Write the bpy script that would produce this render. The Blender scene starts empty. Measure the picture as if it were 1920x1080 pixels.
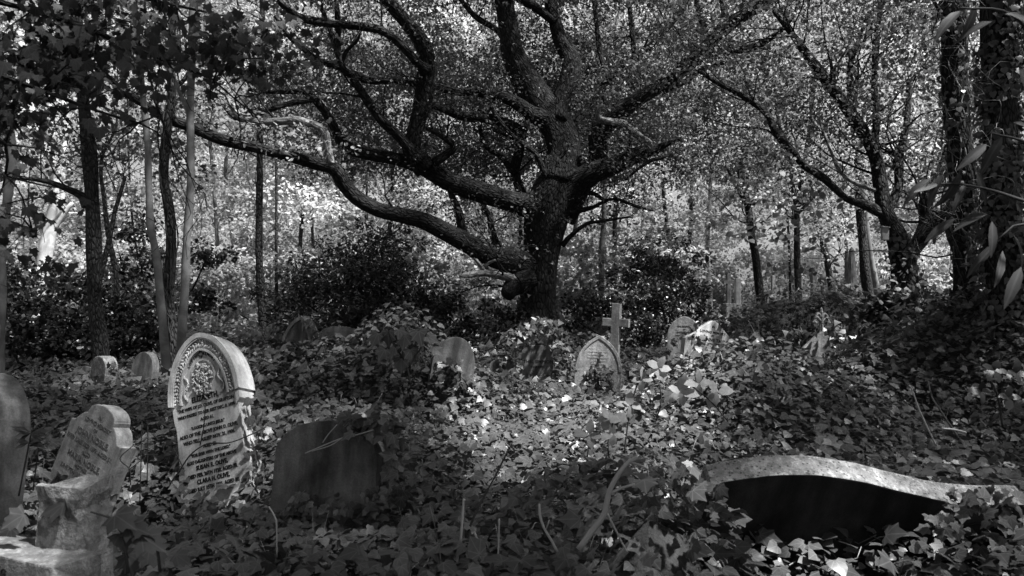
import bpy, bmesh, math, random
import numpy as np
from mathutils import Vector, Matrix, Euler
R = math.radians
rng = np.random.default_rng(7)
random.seed(7)
sc = bpy.context.scene
col = sc.collection

# ------------------------------------------------------------------ camera, world, sun, exposure
LENS, SENS = 28.0, 36.0
F = 1920*LENS/SENS
CAMZ = 1.6
PITCH = math.atan(40/F)
cam_d = bpy.data.cameras.new('camera'); cam = bpy.data.objects.new('camera', cam_d); col.objects.link(cam)
cam.location = (0, 0, CAMZ); cam.rotation_euler = (R(90)+PITCH, 0, 0)
cam_d.lens = LENS; cam_d.sensor_width = SENS; cam_d.clip_start = .05; cam_d.clip_end = 500
cam_d.dof.use_dof = True; cam_d.dof.focus_distance = 8.0; cam_d.dof.aperture_fstop = 7.0
sc.camera = cam

SUN = Vector((0.42, -0.26, 0.87)).normalized()
elev = math.asin(SUN.z); azim = math.atan2(SUN.x, SUN.y)
w = bpy.data.worlds.new('World'); sc.world = w; w.use_nodes = True
nt = w.node_tree; nt.nodes.clear()
sky = nt.nodes.new('ShaderNodeTexSky'); sky.sky_type = 'NISHITA'; sky.sun_disc = False
sky.sun_elevation = elev; sky.sun_rotation = azim; sky.dust_density = 3.0; sky.air_density = 1.2
bw = nt.nodes.new('ShaderNodeRGBToBW'); bg = nt.nodes.new('ShaderNodeBackground'); wo = nt.nodes.new('ShaderNodeOutputWorld')
nt.links.new(sky.outputs[0], bw.inputs[0]); nt.links.new(bw.outputs[0], bg.inputs[0]); nt.links.new(bg.outputs[0], wo.inputs[0])
bg.inputs[1].default_value = 0.05
sd = bpy.data.lights.new('sun', 'SUN'); sd.energy = 5.0; sd.angle = R(3); sd.color = (1, 1, 1)
so = bpy.data.objects.new('sun', sd); col.objects.link(so)
so.rotation_euler = (-SUN).to_track_quat('-Z', 'Y').to_euler(); so.location = (6, -4, 12)
sc.view_settings.view_transform = 'Standard'; sc.view_settings.look = 'None'
sc.view_settings.exposure = 1.75; sc.view_settings.gamma = 1
sc.render.engine = 'CYCLES'
sc.cycles.max_bounces = 5; sc.cycles.diffuse_bounces = 2; sc.cycles.glossy_bounces = 2
sc.cycles.transmission_bounces = 3; sc.cycles.caustics_reflective = False; sc.cycles.caustics_refractive = False
sc.cycles.use_denoising = True

# ------------------------------------------------------------------ helpers
def W(px, py, d):
    """world point seen at photo pixel (px, py) when it lies d metres in front of the camera"""
    u = (px-960)/F; v = (540-py)/F; c, s = math.cos(PITCH), math.sin(PITCH)
    x, y, z = u, c - v*s, s + v*c
    k = d/y
    return np.array([x*k, d, CAMZ+z*k])

def link(o, parent=None):
    col.objects.link(o)
    if parent is not None: o.parent = parent
    return o

def tag(o, label=None, cat=None, group=None, kind=None):
    if label: o['label'] = label
    if cat: o['category'] = cat
    if group: o['group'] = group
    if kind: o['kind'] = kind
    return o

def empty(name, loc=(0, 0, 0), rot=(0, 0, 0)):
    o = bpy.data.objects.new(name, None); o.location = loc; o.rotation_euler = rot; o.empty_display_size = .2
    return link(o)

def mesh(name, V, polys, mat, parent=None, smooth=False, attrs=None, uv=None):
    """V (n,3); polys: list of int arrays (m,k)"""
    V = np.asarray(V, dtype=np.float32)
    if isinstance(polys, np.ndarray): polys = [polys]
    polys = [np.asarray(p, dtype=np.int32) for p in polys if len(p)]
    me = bpy.data.meshes.new(name)
    me.vertices.add(len(V)); me.vertices.foreach_set('co', V.ravel())
    loops = np.concatenate([p.ravel() for p in polys]); tot = np.concatenate([np.full(len(p), p.shape[1], np.int32) for p in polys])
    start = np.concatenate([[0], np.cumsum(tot)[:-1]]).astype(np.int32)
    me.loops.add(len(loops)); me.loops.foreach_set('vertex_index', loops)
    me.polygons.add(len(tot)); me.polygons.foreach_set('loop_start', start); me.polygons.foreach_set('loop_total', tot)
    me.polygons.foreach_set('use_smooth', np.full(len(tot), smooth, bool))
    for k, a in (attrs or {}).items():
        a = np.asarray(a, np.float32)
        if a.ndim == 2:
            at = me.attributes.new(k, 'FLOAT_VECTOR', 'POINT'); at.data.foreach_set('vector', a.ravel())
        else:
            at = me.attributes.new(k, 'FLOAT', 'POINT'); at.data.foreach_set('value', a)
    me.update(calc_edges=True); me.validate()
    me.materials.append(mat)
    return link(bpy.data.objects.new(name, me), parent)

# ------------------------------------------------------------------ materials (all grey: the photograph is black and white)
def nodes(name):
    m = bpy.data.materials.new(name); m.use_nodes = True; t = m.node_tree
    b = t.nodes['Principled BSDF']; return m, t, b
def N(t, kind, **kw):
    n = t.nodes.new(kind)
    for k, v in kw.items():
        if k.startswith('i_'): n.inputs[k[2:].replace('_', ' ')].default_value = v
        else: setattr(n, k, v)
    return n
def ramp(t, src, stops):
    r = t.nodes.new('ShaderNodeValToRGB'); e = r.color_ramp.elements
    while len(e) < len(stops): e.new(.5)
    for el, (p, c) in zip(e, stops): el.position = p; el.color = (c, c, c, 1)
    t.links.new(src, r.inputs[0]); return r.outputs[0]
def mathn(t, op, a, b=None, clamp=False):
    n = t.nodes.new('ShaderNodeMath'); n.operation = op; n.use_clamp = clamp
    for i, v in enumerate((a, b)):
        if v is None: continue
        if isinstance(v, (int, float)): n.inputs[i].default_value = v
        else: t.links.new(v, n.inputs[i])
    return n.outputs[0]

def stone_mat(name, base, dark=.35, scale=6.0, lichen=0.0, rough=.9, bump=.25, streak=.6, speck=0.0):
    m, t, b = nodes(name); L = t.links
    tc = N(t, 'ShaderNodeTexCoord'); mp = N(t, 'ShaderNodeMapping'); L.new(tc.outputs['Object'], mp.inputs[0]); mp.inputs['Scale'].default_value = (1, 1, .22)
    n1 = N(t, 'ShaderNodeTexNoise', i_Scale=scale, i_Detail=8.0, i_Roughness=.65); L.new(tc.outputs['Object'], n1.inputs['Vector'])
    n2 = N(t, 'ShaderNodeTexNoise', i_Scale=scale*2.4, i_Detail=6.0); L.new(mp.outputs[0], n2.inputs['Vector'])
    n3 = N(t, 'ShaderNodeTexNoise', i_Scale=90.0, i_Detail=4.0, i_Roughness=.7); L.new(tc.outputs['Object'], n3.inputs['Vector'])
    a = ramp(t, n1.outputs[0], [(.32, dark), (.62, 1.0)])
    s = ramp(t, n2.outputs[0], [(.35, 1-streak), (.6, 1.0)])
    g = ramp(t, n3.outputs[0], [(.3, .72), (.7, 1.15)])
    v = mathn(t, 'MULTIPLY', mathn(t, 'MULTIPLY', a, s), mathn(t, 'MULTIPLY', g, base))
    if lichen:
        vo = N(t, 'ShaderNodeTexNoise', i_Scale=22.0, i_Detail=9.0, i_Roughness=.72); L.new(tc.outputs['Object'], vo.inputs['Vector'])
        k = ramp(t, vo.outputs[0], [(.53, 0), (.6, lichen)])
        v = mathn(t, 'ADD', v, mathn(t, 'MULTIPLY', k, .3))
    if speck:
        vo = N(t, 'ShaderNodeTexVoronoi', i_Scale=48.0); L.new(tc.outputs['Object'], vo.inputs['Vector'])
        k = ramp(t, vo.outputs[0], [(.12, speck), (.3, 0)])
        v = mathn(t, 'MULTIPLY', v, mathn(t, 'SUBTRACT', 1.0, k))
    L.new(v, b.inputs['Base Color']); b.inputs['Roughness'].default_value = rough; b.inputs['Specular IOR Level'].default_value = .25
    bu = N(t, 'ShaderNodeBump', i_Strength=bump, i_Distance=.02)
    L.new(mathn(t, 'ADD', mathn(t, 'MULTIPLY', n3.outputs[0], .45), n1.outputs[0]), bu.inputs['Height']); L.new(bu.outputs[0], b.inputs['Normal'])
    return m

def leaf_mat(name, base, trans=.35, rough=.42, veins=False, spec=.5, var=.45):
    m, t, b = nodes(name); L = t.links
    at = N(t, 'ShaderNodeAttribute', attribute_name='rnd'); tc = N(t, 'ShaderNodeTexCoord')
    n1 = N(t, 'ShaderNodeTexNoise', i_Scale=60.0, i_Detail=2.0); L.new(tc.outputs['Object'], n1.inputs['Vector'])
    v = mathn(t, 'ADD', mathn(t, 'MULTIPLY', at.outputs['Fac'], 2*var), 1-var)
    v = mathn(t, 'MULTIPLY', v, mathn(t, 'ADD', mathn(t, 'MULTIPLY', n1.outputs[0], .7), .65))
    v = mathn(t, 'MULTIPLY', v, base)
    if veins:
        lc = N(t, 'ShaderNodeAttribute', attribute_name='leafco'); sp = N(t, 'ShaderNodeSeparateXYZ'); L.new(lc.outputs['Vector'], sp.inputs[0])
        an = mathn(t, 'ARCTAN2', sp.outputs[0], sp.outputs[1]); q = mathn(t, 'DIVIDE', an, R(41))
        fr = mathn(t, 'ABSOLUTE', mathn(t, 'SUBTRACT', q, mathn(t, 'ROUND', q)))
        rr = mathn(t, 'SQRT', mathn(t, 'ADD', mathn(t, 'MULTIPLY', sp.outputs[0], sp.outputs[0]), mathn(t, 'MULTIPLY', sp.outputs[1], sp.outputs[1])))
        dist = mathn(t, 'MULTIPLY', fr, rr)
        k = ramp(t, dist, [(.012, 1.0), (.04, 0)])
        v = mathn(t, 'ADD', v, mathn(t, 'MULTIPLY', k, base*.9))
    L.new(v, b.inputs['Base Color']); b.inputs['Roughness'].default_value = rough; b.inputs['Specular IOR Level'].default_value = spec
    tr = N(t, 'ShaderNodeBsdfTranslucent'); L.new(v, tr.inputs['Color'])
    mx = N(t, 'ShaderNodeMixShader'); mx.inputs[0].default_value = trans
    L.new(b.outputs[0], mx.inputs[1]); L.new(tr.outputs[0], mx.inputs[2]); L.new(mx.outputs[0], t.nodes['Material Output'].inputs[0])
    return m

def bark_mat(name, dark, light, scale=9.0, bump=.8, smoothbark=False):
    m, t, b = nodes(name); L = t.links
    at = N(t, 'ShaderNodeAttribute', attribute_name='bk')
    mp = N(t, 'ShaderNodeMapping'); L.new(at.outputs['Vector'], mp.inputs[0])
    mp.inputs['Scale'].default_value = (1, 1, 1.0 if not smoothbark else 3.0)
    n1 = N(t, 'ShaderNodeTexNoise', i_Scale=scale, i_Detail=7.0, i_Roughness=.6, i_Distortion=.6); L.new(mp.outputs[0], n1.inputs['Vector'])
    vo = N(t, 'ShaderNodeTexVoronoi', i_Scale=scale*2.2); vo.feature = 'DISTANCE_TO_EDGE'; L.new(mp.outputs[0], vo.inputs['Vector'])
    e = ramp(t, vo.outputs[0], [(0, 0), (.28, 1)])
    h = mathn(t, 'ADD', mathn(t, 'MULTIPLY', e, .0 if smoothbark else .7), mathn(t, 'MULTIPLY', n1.outputs[0], .6))
    c = ramp(t, h, [(.25, dark), (.95 if not smoothbark else .5, light)])
    L.new(c, b.inputs['Base Color']); b.inputs['Roughness'].default_value = .9; b.inputs['Specular IOR Level'].default_value = .2
    bu = N(t, 'ShaderNodeBump', i_Strength=bump, i_Distance=.03); L.new(h, bu.inputs['Height']); L.new(bu.outputs[0], b.inputs['Normal'])
    return m

def soil_mat():
    m, t, b = nodes('leaf litter'); L = t.links
    tc = N(t, 'ShaderNodeTexCoord'); n1 = N(t, 'ShaderNodeTexNoise', i_Scale=14.0, i_Detail=8.0); L.new(tc.outputs['Object'], n1.inputs['Vector'])
    L.new(ramp(t, n1.outputs[0], [(.3, .012), (.7, .05)]), b.inputs['Base Color']); b.inputs['Roughness'].default_value = 1
    bu = N(t, 'ShaderNodeBump', i_Strength=1.0, i_Distance=.05); L.new(n1.outputs[0], bu.inputs['Height']); L.new(bu.outputs[0], b.inputs['Normal'])
    return m
def plain(name, v, rough=.9):
    m, t, b = nodes(name); b.inputs['Base Color'].default_value = (v, v, v, 1); b.inputs['Roughness'].default_value = rough; b.inputs['Specular IOR Level'].default_value = .2
    return m

M = dict(
    soil=soil_mat(),
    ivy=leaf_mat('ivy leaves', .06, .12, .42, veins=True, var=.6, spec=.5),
    ivydark=leaf_mat('old ivy leaves', .05, .15, .38, var=.5),
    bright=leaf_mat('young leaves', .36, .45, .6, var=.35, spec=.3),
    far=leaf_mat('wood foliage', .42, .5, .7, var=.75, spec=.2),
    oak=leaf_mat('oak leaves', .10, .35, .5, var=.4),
    shrub=leaf_mat('laurel leaves', .022, .10, .36, var=.5, spec=.6),
    near=leaf_mat('sycamore leaves', .028, .25, .6, veins=True),
    oakbark=bark_mat('oak bark', .006, .032, 9, .9),
    darkbark=bark_mat('dark bark', .006, .04, 12, .8),
    midbark=bark_mat('grey smooth bark', .10, .24, 5, .25, True),
    palebark=bark_mat('pale bark', .3, .65, 5, .25, True),
    deadwood=bark_mat('dead wood', .08, .26, 9, .5),
    twig=plain('dry twig', .32), twigdark=plain('dark twig', .04),
    stwhite=stone_mat('pale marble', .62, .45, 5, 0, .85, .2, .45),
    stgrey=stone_mat('grey sandstone', .27, .4, 5, 0, .9, .35, .6),
    stdark=stone_mat('weathered dark stone', .20, .35, 4, 0, .95, .4, .7),
    stmid=stone_mat('weathered stone', .36, .45, 6, .35, .95, .5, .5),
    lichen=stone_mat('lichened stone', .30, .35, 16, .55, .95, 1.0, .2, .75),
    rough=stone_mat('broken stone', .30, .25, 9, .4, .95, 1.0, .3),
    stshade=stone_mat('shade-darkened stone', .045, .35, 4, 0, .95, .4, .7),  # near-black stands in for the shade on the humped stone's front
    letter=plain('lead lettering', .015, .6), letterworn=plain('worn lettering', .07, .9),
    letterpale=plain('faint incised lettering', .5, .9), box=plain('weathered board', .3),
)

# ------------------------------------------------------------------ terrain height
_zy = np.array([-40, 0, 3, 4.8, 7, 9, 11, 15, 20, 30, 60, 120.]); _zv = np.array([.3, .42, .50, .46, .45, .52, .6, .85, 1.1, 1.3, 1.6, 2.0])
HEAPS = []   # x, y, amp, sx, sy
def heap(px, d, ytop, sx, sy):
    p = W(px, ytop, d); HEAPS.append((p[0], d, p[2]-float(np.interp(d, _zy, _zv)), sx, sy))
def dip(px, d, amp, sx, sy):
    p = W(px, 600, d); HEAPS.append((p[0], d, -amp, sx, sy))
heap(752, 8.2, 618, .40, .42); heap(640, 8.2, 680, .6, .5); heap(850, 8.0, 712, .5, .5)
heap(520, 8.4, 690, .6, .6)
heap(1012, 11.7, 615, .36, .3); heap(935, 11.6, 668, .5, .35)
heap(1320, 7.4, 706, .45, .5); heap(1440, 7.2, 684, .6, .5); heap(1600, 8, 730, .8, .6)
heap(1460, 13.5, 572, .7, .5); heap(1560, 13.5, 566, .7, .5); heap(1640, 13.2, 600, .7, .6)
heap(1380, 13, 596, .5, .4)
heap(1790, 8.6, 610, 1.0, .6); heap(1950, 8.2, 560, .9, .8)
heap(700, 6.2, 790, .8, .45)
heap(1190, 4.2, 880, .4, .5); heap(1240, 3.1, 905, .15, .15)
heap(100, 8.6, 720, 1.3, .8)
heap(-100, 6.2, 740, .9, .8)
dip(395, 4.85, .36, .42, .42); dip(215, 4.5, .2, .35, .4)
dip(630, 3.95, .14, .5, .3)
dip(1600, 2.8, .25, .5, .3)
dip(130, 2.0, .05, .5, .5)
def H(x, y):
    x = np.asarray(x, float); y = np.asarray(y, float)
    z = np.interp(y, _zy, _zv) + .05*np.sin(x*1.7+y*.8)+.04*np.sin(x*.9-y*2.1+1)+.025*np.sin(x*4.1+y*3.3)*np.cos(y*4.7-x)
    hh = np.zeros_like(z)
    for a in HEAPS:
        g = a[2]*np.exp(-((x-a[0])/a[3])**2/2-((y-a[1])/a[4])**2/2)
        hh = np.where(np.abs(g) > 1e-4, np.where(g > 0, np.maximum(hh, 0)**1*0+np.maximum(hh, g)+.25*np.minimum(np.maximum(hh, 0), g), hh+g), hh)
    return z+hh
def Hs(x, y): return float(H(np.array([x]), np.array([y]))[0])

def ground():
    gx = np.concatenate([np.linspace(-150, -14, 12)[:-1], np.linspace(-14, 14, 190), np.linspace(14, 150, 12)[1:]])
    gy = np.concatenate([np.linspace(-60, 0, 8)[:-1], np.linspace(0, 18, 170), np.linspace(18, 160, 18)[1:]])
    X, Y = np.meshgrid(gx, gy); Z = H(X, Y)-.07
    V = np.stack([X.ravel(), Y.ravel(), Z.ravel()], 1); nx = len(gx); i = np.arange(len(gy)-1)[:, None]*nx+np.arange(nx-1)[None, :]; i = i.ravel()
    o = mesh('ground', V, np.stack([i, i+1, i+1+nx, i+nx], 1), M['soil'], smooth=True)
    tag(o, kind='structure')
ground()

# ------------------------------------------------------------------ leaves
def tmpl(out, center=None, curl=.25, fold=.12):
    """leaf template from the right half outline (x, y) incl. base and tip; fan around centre"""
    out = [tuple(p) for p in out]
    full = out + [(-x, y) for x, y in reversed(out[1:-1])] if out[0][0] == 0 else out
    P = np.array(full); n = len(P)
    c = np.array(center if center else (0, .35))
    V2 = np.vstack([c[None], P]); r2 = ((V2-c)**2).sum(1)
    z = -curl*r2+fold*np.abs(V2[:, 0])
    V = np.column_stack([V2, z])
    k = np.arange(n)
    return V, np.stack([np.zeros(n, int), 1+k, 1+(k+1) % n], 1)
T_IVY = tmpl([(0, .02), (.2, -.12), (.46, .0), (.36, .24), (.47, .5), (.24, .6), (0, 1.0)], (0, .3), .28, .10)
T_IVY3 = tmpl([(0, .06), (.22, -.09), (.46, .1), (.42, .42), (.22, .74), (0, 1.0)], (0, .3), .35, .14)
T_IVY2 = tmpl([(0, .0), (.32, -.1), (.52, .2), (.36, .52), (0, 1.0)], (0, .3), .28, .12)
T_IVYS = tmpl([(0, 0), (.48, .02), (.3, .35), (0, 1.0)], (0, .3), .25, .12)
T_SYC = tmpl([(0, .0), (.2, -.08), (.5, -.05), (.42, .12), (.62, .4), (.4, .42), (.3, .48), (.3, .72), (.14, .7), (0, 1.0)], (0, .2), .3, .14)
T_OAK = (np.array([(0, 0, 0), (.16, .3, .03), (.3, .62, -.02), (.12, .98, -.1), (-.12, .98, -.1), (-.3, .62, -.02), (-.16, .3, .03)]), np.array([(0, 1, 6), (1, 2, 5), (1, 5, 6), (2, 3, 4), (2, 4, 5)]))
T_LANCE = (np.array([(0, 0, 0), (.17, .45, .06), (0, 1, -.1), (-.17, .45, .06), (0, .5, 0)]), np.array([(0, 1, 4), (1, 2, 4), (2, 3, 4), (3, 0, 4)]))
T_LONG = (np.array([(0, 0, 0), (.09, .2, .03), (.12, .5, .0), (.07, .8, -.12), (0, 1, -.26), (-.07, .8, -.12), (-.12, .5, .0), (-.09, .2, .03), (0, .35, -.02), (0, .7, -.1)]), np.array([(0, 1, 8), (1, 2, 8), (2, 9, 8), (2, 3, 9), (3, 4, 9), (4, 5, 9), (5, 6, 9), (6, 8, 9), (6, 7, 8), (7, 0, 8)]))
T_OVAL = (np.array([(0, 0, 0), (.3, .3, .05), (.28, .7, .02), (0, 1, -.12), (-.28, .7, .02), (-.3, .3, .05)]), np.array([(0, 1, 5), (1, 2, 4), (1, 4, 5), (2, 3, 4)]))
T_DIAM = (np.array([(0, 0, 0), (.36, .45, .1), (0, 1, -.05), (-.36, .45, .1)]), np.array([(0, 1, 3), (1, 2, 3)]))

def nrm(a): return a/np.maximum(np.linalg.norm(a, axis=-1, keepdims=True), 1e-9)

class Leaves:
    def __init__(self): self.V = []; self.Fc = []; self.r = []; self.lc = []; self.n = 0; self.smooth = False
    def add(self, T, pos, tip, nor, size, rnd=None):
        Tv, Tf = T; n = len(pos)
        if n == 0: return
        size = np.broadcast_to(np.asarray(size, float), (n,))
        tip = nrm(tip); X = nrm(np.cross(tip, nor)); Z = np.cross(X, tip)
        sx = size*rng.uniform(.8, 1.2, n)
        curl = rng.uniform(.3, 1.6, n)*size
        V = (pos[:, None]+Tv[None, :, 0:1]*(X*sx[:, None])[:, None]+Tv[None, :, 1:2]*(tip*size[:, None])[:, None]+Tv[None, :, 2:3]*(Z*curl[:, None])[:, None])
        Fa = (Tf[None]+(np.arange(n)*len(Tv))[:, None, None]+self.n)
        self.V.append(V.reshape(-1, 3)); self.Fc.append(Fa.reshape(-1, 3))
        if rnd is None: rnd = rng.random(n)
        self.r.append(np.repeat(rnd, len(Tv))); self.lc.append(np.tile(Tv*[1, 1, 0], (n, 1))); self.n += n*len(Tv)
    def build(self, name, mat, parent=None, lc=False):
        at = {'rnd': np.concatenate(self.r)}
        if lc: at['leafco'] = np.concatenate(self.lc)
        return mesh(name, np.concatenate(self.V), np.concatenate(self.Fc), mat, parent, lc or self.smooth, at)

def rdir(n, up=0.0, spread=1.0):
    d = rng.normal(size=(n, 3))*spread; d[:, 2] += up; return nrm(d)

def scatter_clumps(L, T, C, rad, per, size, flat=.55, up=1.0, tone=None, shell=.5):
    """leaves filling ellipsoidal clumps; C (k,3), rad (k,)"""
    C = np.asarray(C); k = len(C); rad = np.broadcast_to(np.asarray(rad, float), (k,)); per = np.broadcast_to(np.asarray(per, int), (k,))
    idx = np.repeat(np.arange(k), per); n = len(idx)
    d = rdir(n); rr = rng.random(n)**(1/3.)*(1-shell)+shell*rng.uniform(.7, 1.05, n)
    lump = 1+.25*np.sin(d[:, 0]*5+idx)*np.cos(d[:, 1]*4-idx*1.7)
    off = d*(rad[idx]*rr*lump)[:, None]; off[:, 2] *= flat
    P = C[idx]+off
    nor = nrm(rdir(n)*.9+np.array([0, 0, up])+d*.3)
    tip = nrm(d*[1, 1, .3]+rdir(n)*.8+np.array([0, 0, -.25]))
    tn = rng.random(k) if tone is None else tone
    rnd = np.clip(.5*tn[idx]+.5*rng.random(n), 0, 1)
    L.add(T, P, tip, nor, size*rng.uniform(.6, 1.25, n), rnd)

# ------------------------------------------------------------------ tubes
def smooth_path(P, step):
    P = np.asarray(P, float)
    if len(P) < 3:
        n = max(2, int(np.linalg.norm(P[-1, :3]-P[0, :3])/step)+1); t = np.linspace(0, 1, n)[:, None]; return P[0]*(1-t)+P[-1]*t
    Q = np.vstack([2*P[0]-P[1], P, 2*P[-1]-P[-2]]); out = []
    for i in range(1, len(Q)-2):
        p0, p1, p2, p3 = Q[i-1:i+3]; n = max(1, int(np.linalg.norm(p2[:3]-p1[:3])/step)); t = (np.arange(n)/n)[:, None]
        out.append(.5*((2*p1)+(-p0+p2)*t+(2*p0-5*p1+4*p2-p3)*t*t+(-p0+3*p1-3*p2+p3)*t**3))
    out.append(P[-1:]); return np.vstack(out)

class Tubes:
    def __init__(self): self.V = []; self.Q = []; self.T = []; self.b = []; self.n = 0
    def add(self, path, sides=8, step=.1, rough=.06, flare=0.0):
        """path rows x, y, z, r"""
        P = smooth_path(path, step); n = len(P); C = P[:, :3]; r = np.maximum(P[:, 3], .0012)
        Tn = nrm(np.gradient(C, axis=0)); u = np.zeros((n, 3)); ref = np.array([0, 1.0, 0]) if abs(Tn[0, 1]) < .8 else np.array([1.0, 0, 0])
        a = nrm(ref-Tn[0]*ref.dot(Tn[0]))
        for i in range(n):
            a = nrm(a-Tn[i]*a.dot(Tn[i])); u[i] = a
        v = np.cross(Tn, u); th = np.linspace(0, 2*math.pi, sides, endpoint=False)
        ln = np.concatenate([[0], np.cumsum(np.linalg.norm(np.diff(C, axis=0), axis=1))])
        ph = rng.uniform(0, 6.3, 6)
        lump = 1+rough*(np.sin(2*th[None]+ln[:, None]*3/max(r.mean()*8, .1)+ph[0])+.8*np.sin(3*th[None]-ln[:, None]*2.3/max(r.mean()*8, .1)+ph[1])+.6*np.sin(ln[:, None]*1.9/max(r.mean()*6, .08)+ph[2]))
        if flare:
            k = np.clip(1-ln/flare, 0, 1)[:, None]; lump = lump*(1+.45*k**2*(1+.35*np.sin(5*th[None]+ph[3])))
        rr = r[:, None]*lump
        V = C[:, None]+u[:, None]*(np.cos(th)[None]*rr)[..., None]+v[:, None]*(np.sin(th)[None]*rr)[..., None]
        off = rng.uniform(0, 20, 3)
        b = np.stack([np.cos(th)[None]*r[:, None]+off[0], np.sin(th)[None]*r[:, None]+off[1], np.broadcast_to(ln[:, None], rr.shape)*.36+off[2]], -1)
        i = np.arange(n-1)[:, None]*sides; j = np.arange(sides)[None]; jn = (j+1) % sides
        Q = np.stack([i+j, i+jn, i+sides+jn, i+sides+j], -1).reshape(-1, 4)
        caps = []
        for base, ci, c in ((0, n*sides, C[0]), ((n-1)*sides, n*sides+1, C[-1]+Tn[-1]*r[-1]*.5)):
            jj = np.arange(sides); caps.append(np.stack([base+jj, base+(jj+1) % sides, np.full(sides, ci)], 1))
        caps[0] = caps[0][:, ::-1]
        self.V.append(np.vstack([V.reshape(-1, 3), C[:1], C[-1:]+Tn[-1:]*r[-1]*.5])); self.b.append(np.vstack([b.reshape(-1, 3), off[None], off[None]]))
        self.Q.append(Q+self.n); self.T.append(np.vstack(caps)+self.n); self.n += n*sides+2
        return P
    def build(self, name, mat, parent=None):
        return mesh(name, np.vstack(self.V), [np.vstack(self.Q), np.vstack(self.T)], mat, parent, True, {'bk': np.vstack(self.b)})

def pxpath(pts, d0, d1=None, wob=0.0):
    """photo trace rows (px, py, r_px) -> world rows (x, y, z, r); depth runs d0 -> d1"""
    d1 = d0 if d1 is None else d1; out = []; n = len(pts); ph = rng.uniform(0, 6)
    for i, q in enumerate(pts):
        t = i/max(1, n-1); d = d0+(d1-d0)*t+wob*math.sin(t*5+ph); p = W(q[0], q[1], d); out.append((*p, q[2]*d/F))
    return np.array(out)

def grow(Tb, ends, p, d, L, r, lvl, curl=.5, grav=.15, sides=5, kids=3, step=.12):
    """a wandering twig with side twigs; ends collects tips"""
    n = 6; P = [np.append(p, r)]; q = np.array(p, float); d = nrm(np.array(d, float))
    for i in range(n):
        d = nrm(d+rng.normal(size=3)*curl*.45+np.array([0, 0, grav*.5])); q = q+d*L/n; P.append(np.append(q, r*(1-(i+1)/n*.75)))
    P = np.array(P); Tb.add(P, sides, step if lvl else .2, .05)
    ends.append(q)
    if lvl > 0:
        for _ in range(kids):
            k = rng.integers(2, n+1); dd = nrm(P[k, :3]-P[k-1, :3]); s = nrm(rng.normal(size=3)); s = nrm(s-dd*s.dot(dd))
            grow(Tb, ends, P[k, :3], nrm(dd*.7+s*.8), L*rng.uniform(.45, .7), P[k, 3]*.65, lvl-1, curl, grav, max(4, sides-1), kids, step)
    else: ends.append(P[3, :3])

# ------------------------------------------------------------------ trees
def tree(name, label, trunk, limbs=(), d=15.0, bark='darkbark', leaf='bright', cat='tree', group=None, sides=12, d1=None, top=None,
         twigs=10, twigL=1.4, z0=3.2, T=T_OVAL, lsize=.11, per=22, crad=.38, lvl=1, rough=.05, limbdepth=1.0, liveleaf=True, rootflare=.6, up=.8, twr=.3):
    """trunk traced from the ground up; extended to the soil"""
    P = pxpath(trunk, d, d1)
    base = P[0].copy(); base[2] = Hs(base[0], base[1])-.15
    if P[0][2]-base[2] > .12: P = np.vstack([base*[1, 1, 1, 1.15], P])
    if top:   # carry on above the frame
        k = nrm((P[-1]-P[-2])[:3]); k = nrm(k+np.array([0, 0, .6])); nstep = 4
        for i in range(1, nstep+1):
            q = P[-1].copy(); q[:3] += k*top/nstep+rng.normal(size=3)*.12; q[3] *= .72; P = np.vstack([P, q])
    root = empty(name, tuple(base[:3])); inv = -base[:3]
    tag(root, label, cat, group)
    def sh(A): A = A.copy(); A[:, :3] += inv; return A
    tb = Tubes(); S = [tb.add(sh(P), sides, .12, rough, rootflare)]; tb.build('trunk', M[bark], root)
    for lm in limbs:
        pts, da, db = lm[:3]; bk = lm[3] if len(lm) > 3 else bark
        lt = Tubes(); S.append(lt.add(sh(pxpath(pts, da, db)), 10, .08, rough*1.3)); lt.build('limb', M[bk], root)
    tw = Tubes(); ends = []
    for s in S:
        zz = s[:, 2]-inv[2]; ok = np.where((zz > z0) & (s[:, 3] < .2))[0]
        if s is not S[0]: ok = np.arange(len(s)//4, len(s))
        if len(ok) == 0: continue
        nn = twigs if s is S[0] else max(2, int(twigs*.5))
        for k in rng.choice(ok, nn):
            t = nrm(s[min(k+1, len(s)-1), :3]-s[max(k-1, 0), :3]); q = nrm(rng.normal(size=3)); q = nrm(q-t*q.dot(t)); q[2] = abs(q[2])*.6
            grow(tw, ends, s[k, :3], nrm(q+t*.5), twigL*rng.uniform(.6, 1.3), min(.022, max(s[k, 3]*twr, .006)), lvl)
    if tw.n: tw.build('branches', M[bark], root)
    if liveleaf and ends:
        E = np.array(ends); L = Leaves(); scatter_clumps(L, T, E, crad*rng.uniform(.6, 1.3, len(E)), per, lsize, .6, up)
        L.build('crown', M[leaf], root)
    return root, inv

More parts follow.
